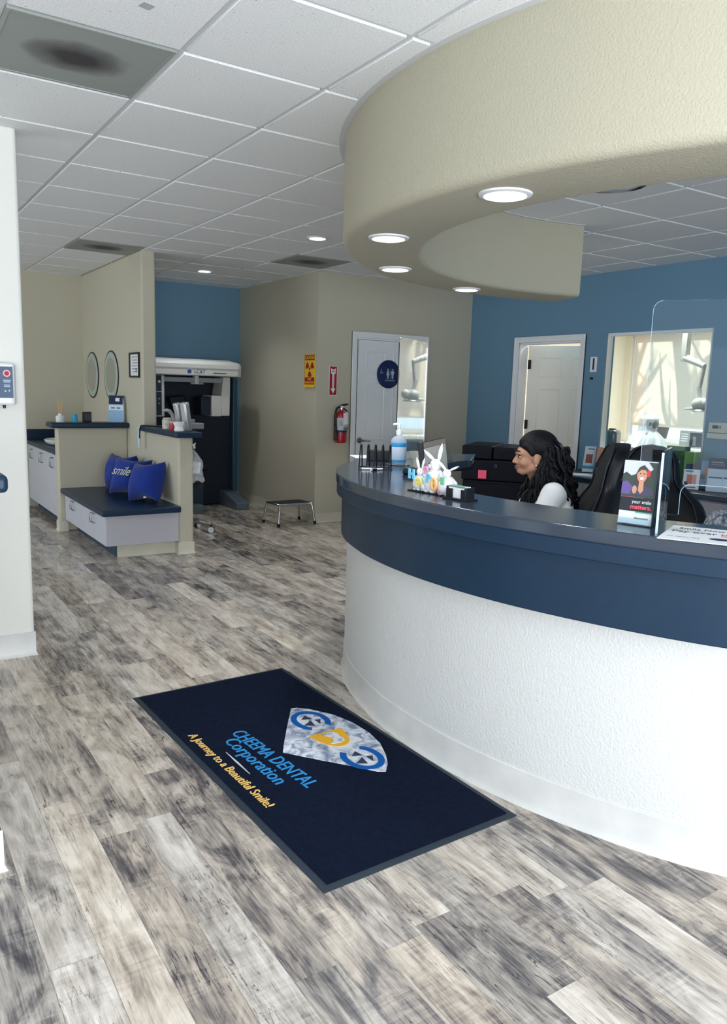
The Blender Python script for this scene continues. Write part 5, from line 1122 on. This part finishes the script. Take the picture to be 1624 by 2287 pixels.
def person(label, loc, rz, sweater, face=True, hair_fn=None, zoff=0, elbow=.22):
    t = thing('person', label, 'person', loc, rz)
    def arm(m, s, r):   # upper arm and forearm
        sh, el, wr = (-.085, s*.165, .955), (.02, s*elbow, .735), (.245, s*.13, .80)
        capsule(m, sh, el, .050+r, .039+r); capsule(m, el, wr, .038+r, .027+r); return Vector(wr)
    m = MB()
    # trunk
    capsule(m, (-.14, -.05, .57), (-.14, .05, .57), .115, .115); capsule(m, (-.13, -.04, .70), (-.13, .04, .70), .098, .098); capsule(m, (-.105, -.07, .86), (-.105, .07, .86), .098, .098); capsule(m, (-.095, -.145, .945), (-.095, .145, .945), .050, .050)
    for s in (-1, 1):
        wr = arm(m, s, 0)
        capsule(m, (-.12, s*.09, .57), (.30, s*.12, .555), .082, .058); capsule(m, (.30, s*.12, .555), (.30, s*.12, .12), .056, .038); capsule(m, (.28, s*.12, .055), (.45, s*.13, .035), .042, .032)
        # hand on the desk: palm, four bent fingers, thumb from the side of the palm
        pc = wr+Vector((.05, -s*.012, -.008)); m.ball(pc, (.046, .036, .015), 16, 10)
        for k, ln in enumerate((.058, .066, .062, .048)):
            b0 = pc+Vector((.034-.004*abs(k-1.5), s*(-.027+.018*k)*-1, .0)); b1 = b0+Vector((ln*.5, 0, .006)); b2 = b1+Vector((ln*.32, 0, -.012)); b3_ = b2+Vector((ln*.2, 0, -.012))
            for a_, b_, ra, rb in ((b0, b1, .0095, .0085), (b1, b2, .0085, .0075), (b2, b3_, .0075, .0065)): capsule(m, a_, b_, ra, rb, 10)
        tb = pc+Vector((-.012, -s*.032, -.004)); capsule(m, tb, tb+Vector((.034, -s*.020, -.004)), .012, .0095, 10); capsule(m, tb+Vector((.034, -s*.020, -.004)), tb+Vector((.058, -s*.018, -.010)), .0095, .007, 10)
    # neck and head
    capsule(m, (-.07, 0, .97), (-.018, 0, 1.07), .056, .050)
    m.ball((-.014, 0, 1.168), (.090, .073, .092), 28, 18); m.ball((.026, 0, 1.112), (.060, .056, .064), 24, 16); m.ball((.052, 0, 1.160), (.036, .052, .034), 20, 12)
    m.ball((.062, 0, 1.062), (.022, .022, .018), 16, 10); capsule(m, (-.005, -.048, 1.082), (.052, -.014, 1.056), .022, .018); capsule(m, (-.005, .048, 1.082), (.052, .014, 1.056), .022, .018)
    capsule(m, (.082, 0, 1.142), (.099, 0, 1.108), .0080, .0105); m.ball((.091, .010, 1.103), (.008, .007, .006), 12, 8); m.ball((.091, -.010, 1.103), (.008, .007, .006), 12, 8)
    m.ball((.074, 0, 1.080), (.014, .020, .011), 14, 10)
    for s in (-1, 1):
        m.ball((.080, s*.030, 1.155), (.012, .022, .008), 12, 8); m.ball((-.008, s*.073, 1.122), (.019, .010, .031), 16, 10)
        m.ball((.052, s*.040, 1.105), (.024, .020, .022), 14, 10)
    body = fuse('body', m, SKIN, t, .0052, 5)
    for s in (-1, 1):
        e = MB().ball((.0745, s*.030, 1.137), (.0085, .0115, .0050), 18, 12).build('eye', EYEW, body); MB().ball((.0825, s*.029, 1.136), (.0045, .0068, .0068), 14, 10).build('iris', IRIS, e) if False else None
        MB().ball((.0815, s*.030, 1.1368), (.0045, .0072, .0056), 14, 10).build('iris', IRIS, body)
        MB().tube([(.0885, s*.026, 1.1485), (.0845, s*.036, 1.1478), (.074, s*.045, 1.143)], [.0022, .0026, .0016], 8).build('upper_lid', IRIS, body)
        MB().tube([(.094, s*.014, 1.164), (.090, s*.030, 1.170), (.076, s*.046, 1.165)], [.0030, .0038, .0018], 8).build('eyebrow', HAIR, body)
    MB().tube([(.078, -.022, 1.0815), (.0865, -.008, 1.0855), (.0885, 0, 1.084), (.0865, .008, 1.0855), (.078, .022, 1.0815)], [.002, .0048, .0052, .0048, .002], 10).tube([(.078, -.020, 1.078), (.0845, -.007, 1.0745), (.086, 0, 1.0735), (.0845, .007, 1.0745), (.078, .020, 1.078)], [.002, .0052, .006, .0052, .002], 10).build('lips', LIPS, body)
    # clothes
    m = MB(); capsule(m, (-.14, -.05, .60), (-.14, .05, .60), .128, .128); capsule(m, (-.13, -.04, .70), (-.13, .04, .70), .116, .116); capsule(m, (-.105, -.075, .86), (-.105, .075, .86), .116, .116); capsule(m, (-.095, -.150, .945), (-.095, .150, .945), .066, .066); capsule(m, (-.085, -.03, .985), (-.085, .03, .985), .056, .056)
    for s in (-1, 1): arm(m, s, .016)
    fuse('sweater', m, sweater, t, .0065, 8)
    m = MB(); capsule(m, (-.14, -.05, .565), (-.14, .05, .565), .124, .124)
    for s in (-1, 1): capsule(m, (-.12, s*.09, .575), (.30, s*.12, .558), .094, .070); capsule(m, (.30, s*.12, .555), (.30, s*.12, .14), .068, .056)
    fuse('trousers', m, TRS, t, .008, 6)
    for s in (-1, 1):
        m = MB(); capsule(m, (.275, s*.12, .058), (.47, s*.13, .042), .050, .040); capsule(m, (.29, s*.12, .06), (.29, s*.12, .10), .05, .046); m.box(.22, .51, s*.125-.045, s*.125+.045, 0, .018); fuse('shoe', m, BLACK, t, .006, 3)
    return t, body
P1 = CAM+ray(1190, 1018)*4.2
FD1 = math.atan2(.55, -.83)
o1 = Vector((P1.x, P1.y, 0)); per, body = person('woman with long dark curly hair and white sweater seated at the desk, in profile', (o1.x, o1.y, .0), FD1, WKN)
rnd = random.Random(5)
hr = MB()
# scalp volume
m = MB(); m.ball((-.030, 0, 1.198), (.106, .086, .086), 30, 20); m.ball((-.080, 0, 1.145), (.078, .088, .105), 24, 16); capsule(m, (-.085, -.03, 1.08), (-.12, -.03, .93), .075, .068); capsule(m, (-.085, .03, 1.08), (-.12, .03, .93), .075, .068)
capsule(m, (.020, 0, 1.232), (.058, 0, 1.216), .036, .020); capsule(m, (.01, .05, 1.21), (.052, .046, 1.196), .032, .016); capsule(m, (.01, -.05, 1.21), (.052, -.046, 1.196), .032, .016)
capsule(m, (.036, .060, 1.190), (.016, .070, 1.150), .018, .010); capsule(m, (.036, -.060, 1.190), (.016, -.070, 1.150), .018, .010)
hair = fuse('hair', m, HAIR, per, .006, 4)
lk = MB()
def lock(a, ln, amp, r, turns, ph, drift):
    P = []; n = 26
    for i in range(n+1):
        k = i/n; z = a.z-ln*k; q = amp*min(1, k*3)*(1+.3*math.sin(ph*3))
        P.append(Vector((a.x+drift.x*k+q*math.cos(ph+turns*2*PI*k), a.y+drift.y*k+q*math.sin(ph+turns*2*PI*k), z)))
    lk.tube(P, [r*(1-.55*(i/n)**2) for i in range(n+1)], 6)
for i in range(120):
    a = rnd.uniform(PI*.54, PI*1.46); rx, ry = .105+rnd.uniform(-.02, .035), .090+rnd.uniform(-.01, .035)
    st = Vector((-.055+rx*math.cos(a), ry*math.sin(a), rnd.uniform(1.06, 1.20)))
    lock(st, rnd.uniform(.24, .36), rnd.uniform(.008, .016), rnd.uniform(.007, .013), rnd.uniform(2.0, 4.0), rnd.uniform(0, 6), Vector((rnd.uniform(-.09, -.01), rnd.uniform(-.03, .03)+.03*math.sin(a), 0)))
for s in (-1, 1):
    for i in range(30):
        st = Vector((rnd.uniform(-.06, -.035), s*rnd.uniform(.070, .090), rnd.uniform(1.06, 1.13)))
        lock(st, rnd.uniform(.20, .30), .008, rnd.uniform(.008, .012), 2.4, rnd.uniform(0, 6), Vector((rnd.uniform(.02, .11), s*rnd.uniform(-.01, .035), 0)))
lk.build('curls', HAIR, hair, ang=180)
MB().box(-.16, -.128, -.02, .03, 1.150, 1.235, None).build('hair_clip', BLACK, hair, bev=.01) if False else None
cl = MB().tube([(-.098, .062, 1.232), (-.128, .066, 1.205), (-.150, .068, 1.165)], [.008, .013, .008], 8).tube([(-.088, .070, 1.215), (-.112, .078, 1.19), (-.130, .080, 1.158)], [.004, .006, .004], 8).build('hair_clip', mat('clip_gloss', (24, 24, 32), .12, spec=.8), hair)
MB().lathe([(.0, 0), (.005, 0), (.005, .003), (0, .003)], 14, M=Matrix.Translation((-.004, .081, 1.098)) @ Matrix.Rotation(rad(-90), 4, 'X')).build('earring', CHROME, body)

GKN = mat('knit_grey', (150, 156, 164), .9, sheen=.2)
nt = GKN.node_tree; N = nt.nodes.new; Lk = nt.links.new; tc = N('ShaderNodeTexCoord'); vo = N('ShaderNodeTexVoronoi'); vo.inputs['Scale'].default_value = 75; mp = N('ShaderNodeMapping'); mp.inputs['Scale'].default_value = (1, 1, .6); Lk(tc.outputs['Object'], mp.inputs[0]); Lk(mp.outputs[0], vo.inputs['Vector'])
cr = N('ShaderNodeValToRGB'); cr.color_ramp.elements[0].color = srgb(196, 204, 212); cr.color_ramp.elements[1].color = srgb(84, 94, 108); cr.color_ramp.elements[1].position = .75; Lk(vo.outputs['Distance'], cr.inputs[0]); Lk(cr.outputs[0], nt.nodes['Principled BSDF'].inputs['Base Color'])
bp = N('ShaderNodeBump'); bp.invert = True; bp.inputs['Strength'].default_value = .8; bp.inputs['Distance'].default_value = .006; Lk(vo.outputs['Distance'], bp.inputs['Height']); Lk(bp.outputs[0], nt.nodes['Principled BSDF'].inputs['Normal'])
P2 = CAM+ray(1706, 1100)*3.05
FD2 = math.atan2(-.30, -.95)
per2, body2 = person('person in a chunky grey knit seated behind the screen at the right edge', (P2.x, P2.y, 0), FD2, GKN)
m = MB(); m.ball((-.030, 0, 1.180), (.104, .088, .102), 30, 20); m.ball((-.07, 0, 1.13), (.075, .085, .10), 24, 16); capsule(m, (.02, .05, 1.21), (.062, .044, 1.185), .034, .020); capsule(m, (.02, -.05, 1.21), (.062, -.044, 1.185), .034, .020); capsule(m, (.030, 0, 1.228), (.064, 0, 1.208), .036, .026)
fuse('hair', m, HAIR, per2, .006, 4)
t = thing('desk_stool', 'low round stool under the person in the grey knit', 'stool', (P2.x-.12*math.cos(FD2), P2.y-.12*math.sin(FD2), 0)); MB().lathe([(0, .39), (.17, .39), (.19, .42), (.18, .45), (0, .455)], 32).build('seat', BLACK, t); MB().cyl((0, 0, .05), (0, 0, .40), .03).build('column', CHROME, t); MB().lathe([(0, 0), (.22, 0), (.21, .02), (.05, .05), (0, .05)], 32).build('base', CHROME, t)
def proj(p):
    v = Vector(p)-CAM; z = v.dot(fw); return (812+FPX*v.dot(RT)/z, 1143.5-FPX*v.dot(UP)/z)
print('P1', P1, 'P2', P2, 'chair top', proj((3.16+.83*.42, 2.93-.55*.42, 1.25)), proj((C2[0]+.4, C2[1]+.2, 1.25)))
# ------------------------------------------------------------------ treatment room seen through the interior window
gr = struct(MB().box(9.57, 26, -6, 20, -.2, -.12).build('ground', mat('paving_pale', (196, 192, 186), .9)))
BL = bpy.data.materials.new('blind_fabric'); BL.use_nodes = True; nt = BL.node_tree; nt.nodes.clear(); o = nt.nodes.new('ShaderNodeOutputMaterial'); mx = nt.nodes.new('ShaderNodeMixShader'); tr = nt.nodes.new('ShaderNodeBsdfTranslucent'); df = nt.nodes.new('ShaderNodeBsdfDiffuse')
tr.inputs[0].default_value = srgb(248, 236, 224); df.inputs[0].default_value = srgb(232, 224, 210); mx.inputs[0].default_value = .93; nt.links.new(tr.outputs[0], mx.inputs[1]); nt.links.new(tr.outputs[0], mx.inputs[2]); nt.links.new(df.outputs[0], mx.inputs[1]); nt.links.new(mx.outputs[0], o.inputs[0])
t = thing('roller_blind', 'cream roller blind glowing with tree shadows over the treatment room window', 'window blind', (XO-.05, 0, 0))
MB().box(-.001, .001, 4.68, 7.36, 1.10, 2.34).build('fabric', BL, t); MB().box(-.008, .008, 4.68, 7.36, 1.075, 1.105).build('bottom_bar', mat('blind_bar', (206, 198, 184), .5), t); MB().cyl((0, 4.64, 2.36), (0, 7.40, 2.36), .030).build('roller', TRIMW, t)
MB().cyl((-.01, 7.385, 1.2), (-.01, 7.385, 2.34), .0025, n=8).build('pull_chain', TRIMW, t)
BARK = mat('bark', (92, 80, 68), .9); LEAFM = mat('leaf_olive', (80, 90, 50), .8)
rt = random.Random(11)
def tree(x, y, h, lb):
    t = thing('tree', lb, 'tree', (x, y, -.12), rt.uniform(0, 6), 'bare trees outside the treatment room'); m = MB(); br = MB()
    P = [Vector((.12*math.sin(k*.9+y), .14*math.sin(k*1.1+x), h*k/8)) for k in range(9)]; m.tube(P, [.16*(1-.085*k) for k in range(9)], 10); m.build('trunk', BARK, t, ang=90)
    for k in range(14):
        z = rt.uniform(1.2, h*.85); a = rt.uniform(0, 2*PI); L = rt.uniform(.6, 1.2); i = int(z/h*8); s0 = P[i].lerp(P[min(i+1, 8)], .5); d = Vector((math.cos(a)*.55, math.sin(a)*.55, 1)).normalized()
        q = [s0, s0+d*L*.4+Vector((rt.uniform(-.1, .1), rt.uniform(-.1, .1), 0)), s0+d*L*.75, s0+d*L+Vector((rt.uniform(-.15, .15), rt.uniform(-.15, .15), .1))]; br.tube(q, [.06, .048, .034, .012], 8)
        for j in range(3):
            e = q[1].lerp(q[3], rt.random()); dd = Vector((rt.uniform(-1, 1), rt.uniform(-1, 1), rt.uniform(.3, 1))).normalized()*rt.uniform(.3, .7); br.tube([e, e+dd*.5, e+dd+Vector((0, 0, .1))], [.024, .018, .006], 6)
    br.build('branches', BARK, t, ang=90)
for k, (x, y) in enumerate(((11.0, 5.0), (13.0, 5.9), (10.9, 6.7), (13.2, 7.7), (11.2, 8.3), (15.2, 6.6))): tree(x, y, 4.6+.25*(k % 3), ('bare tree outside nearest the right side of the treatment room window', 'bare tree outside, second from the right of the window', 'bare tree outside, third from the right of the window', 'bare tree outside, fourth from the right of the window', 'bare tree outside nearest the left side of the window', 'rearmost bare tree outside the treatment room window')[k])
# ledge cabinet under the window
t = thing('window_cabinet', 'cream low cabinet under the treatment room window', 'cabinet', (8.92, 0, 0)); MB().box(0, .46, 4.0, 7.58, 0, .80).build('body', mat('cabinet_cream', (226, 218, 192), .5), t); MB().box(-.02, .46, 3.98, 7.585, .80, .835).build('top', TRIMW, t, bev=.004)
p = pX(1543, 995, 9.16); t = thing('poster', 'small framed poster with a dark picture on the treatment room sill', 'poster', (9.16, p.y, .836), rot=(0, 0, rad(-90)))
MB().box(-.17, .17, -.006, .006, 0, .22).build('board', mat('poster_grey', (150, 150, 150), .5), t); MB().box(-.02, .155, -.008, -.005, .02, .20).build('picture', PDK, t); MB().box(.03, .07, -.009, -.007, .03, .15).build('picture_light', GREY, t)
for z in (.17, .14, .11, .08): MB().box(-.15, -.05, -.008, -.005, z, z+.010).build('printed_line', PAPER, t)
p = pX(1540, 1020, 8.90); t = thing('printed_sheet', 'white printed sheet on the cream cabinet front under the poster', 'paper', (8.917, p.y, .50), rot=(0, 0, rad(-90))); MB().box(-.14, .14, -.003, -.001, 0, .29).build('sheet', PAPER, t)
for k in range(6): MB().box(-.11, .11-.02*(k % 3), -.004, -.0025, .05+.035*k, .06+.035*k).build('printed_line', GREY, t)
# dental chair under a clear dust cover
p = pX(1440, 925, 7.9); CCX, CCY = 7.9, p.y; print('cover', p)
t = thing('dental_chair', 'dark green dental chair under a clear plastic cover, seen through the interior window', 'dental chair', (CCX, CCY, 0), rad(200))
DGR = mat('vinyl_dark_green', (58, 78, 72), .4)
MB().rings([[(w_*math.cos(a)*1.0, dd_*math.sin(a)+y, z) for a in [2*PI*k/24 for k in range(24)]] for w_, dd_, y, z in ((.18, .06, .02, .50), (.24, .08, .02, .62), (.26, .08, .04, .80), (.24, .075, .06, .98), (.15, .06, .08, 1.06), (.05, .04, .09, 1.08))]).build('backrest', DGR, t)
MB().ball((0, .10, 1.17), (.115, .07, .09), 24, 14).cyl((0, .10, 1.05), (0, .10, 1.12), .03).build('headrest', DGR, t)
MB().box(-.26, .26, -.75, .10, .42, .56).build('seat', DGR, t, bev=.05, seg=4); MB().box(-.14, .14, -.4, 0, .05, .42).build('pedestal', WHITE, t, bev=.03); MB().box(-.25, .25, -.6, .2, 0, .05).build('base', WHITE, t, bev=.02)
FILM = mat('dust_cover_film', (232, 236, 240), .22, spec=.8, alpha=.55)
def cov(u, v):
    a = 2*PI*u; k = v; rx = [.03, .135, .125, .26, .44, .48]; ry = [.03, .11, .10, .18, .26, .30]
    i = min(int(k*5), 4); f = k*5-i; x = rx[i]+(rx[i+1]-rx[i])*f; y = ry[i]+(ry[i+1]-ry[i])*f; zz = [1.29, 1.23, 1.08, 1.00, .82, .60]; z = zz[i]+(zz[i+1]-zz[i])*f
    wv = 1+.07*math.sin(9*a+3*k)*min(1, k*2)+.05*math.sin(17*a+8*k)*k; return Vector((x*math.cos(a)*wv, .08*(1-k)+y*math.sin(a)*wv, z))
m = MB().grid(cov, 90, 40); bmesh.ops.remove_doubles(m.bm, verts=m.bm.verts, dist=.0005); m.build('dust_cover', FILM, t, ang=180)
# machine on the small counter just inside the window
t = thing('side_counter', 'dark topped side counter just inside the interior window at its left', 'counter', (6.72, 5.40, 0)); MB().box(-.30, .42, -.16, .22, 0, .88).build('body', mat('counter_pale', (176, 176, 172), .5), t); MB().box(-.30, .44, -.19, .22, .88, .925).build('top', LAM, t, bev=.005)
p = pX(1362, 1000, 6.72); t = thing('coffee_machine', 'black and grey rounded machine on the side counter behind the interior window', 'coffee machine', (6.72, p.y-.01, .925), rad(-66))
MB().box(-.075, .075, -.10, .12, 0, .20).build('body', mat('machine_grey', (96, 104, 110), .25, metal=.4), t, bev=.04, seg=5); MB().box(-.072, -.02, -.115, -.08, .0, .19).build('front', BLACK, t, bev=.012); MB().box(-.03, .03, -.02, .06, .195, .212).build('lid_handle', BLACK, t, bev=.005); MB().lathe([(0, 0), (.010, 0), (.010, .004), (0, .004)], 16, M=Matrix.Translation((-.048, -.115, .16)) @ Matrix.Rotation(rad(90), 4, 'X')).build('dial', WHITE, t)
MB().box(-.075, .075, -.14, .12, -.0, .018).build('drip_tray', DARK, t, bev=.004)
# dental lamp on its ceiling post
a_ = pX(1541, 740, 7.8); b_ = pX(1530, 803, 7.8); c_ = pX(1574, 818, 7.8); d_ = pX(1563, 868, 7.8); e_ = pX(1562, 884, 7.8); f_ = pX(1570, 896, 7.8)
t = thing('dental_lamp', 'white dental lamp hanging on a jointed arm behind the interior window', 'dental lamp', (7.8, b_.y, CZ)); o_ = Vector((7.8, b_.y, CZ)); LMW = mat('lamp_white', (206, 202, 192), .35)
MB().box(-.036, .036, -.036, .036, b_.z-CZ-.02, .0).build('ceiling_post', mat('post_taupe', (176, 168, 158), .4), t, bev=.006); MB().lathe([(0, -.03), (.12, -.03), (.12, .001), (0, .001)], 32).build('ceiling_plate', LMW, t)
MB().tube([b_-o_+Vector((0, 0, .02)), c_-o_], [.042, .030], 14).build('arm', LMW, t); MB().tube([c_-o_+Vector((0, 0, .01)), d_-o_], .020, 12).build('drop_rod', MAT['post_taupe'], t)
lh = MB(); lh.tube([d_-o_+Vector((0, .01, .02)), d_-o_+Vector((0, .0, -.03)), e_-o_+Vector((0, -.01, 0)), f_-o_], [.026, .028, .024, .03], 12); lh.build('yoke', LMW, t)
hc = f_-o_+Vector((0, -.0, -.045)); hdm = MB().ball(hc+Vector((0, .03, .01)), (.10, .085, .075), 24, 14).ball(hc+Vector((0, -.06, .02)), (.07, .06, .06), 20, 12).build('lamp_head', LMW, t, ang=70)
MB().lathe([(0, -.012), (.115, -.012), (.125, 0), (.11, .012), (0, .014)], 36, c=hc+Vector((0, .02, -.060)), sx=.9).build('reflector', CHROME, hdm); MB().tube([hc+Vector((-.02, .09, -.04)), hc+Vector((-.03, .19, -.045))], [.012, .010], 10).build('grip', LMW, hdm)
lamp('treatment_room_lamp', 'AREA', (7.9, 5.6, CZ-.06), 75, (1.0, .96, .88), shape='RECTANGLE', size=1.1, size_y=.5, aim=(7.9, 5.6, 0))
t = thing('ceiling_panel_light', 'lit panel light on the treatment room ceiling', 'ceiling light', (7.9, 5.6, CZ-.012)); MB().box(-.58, .58, -.28, .28, -.012, .012).build('frame', TRIMW, t); MB().box(-.54, .54, -.24, .24, -.014, -.010).build('diffuser', EMIT, t)
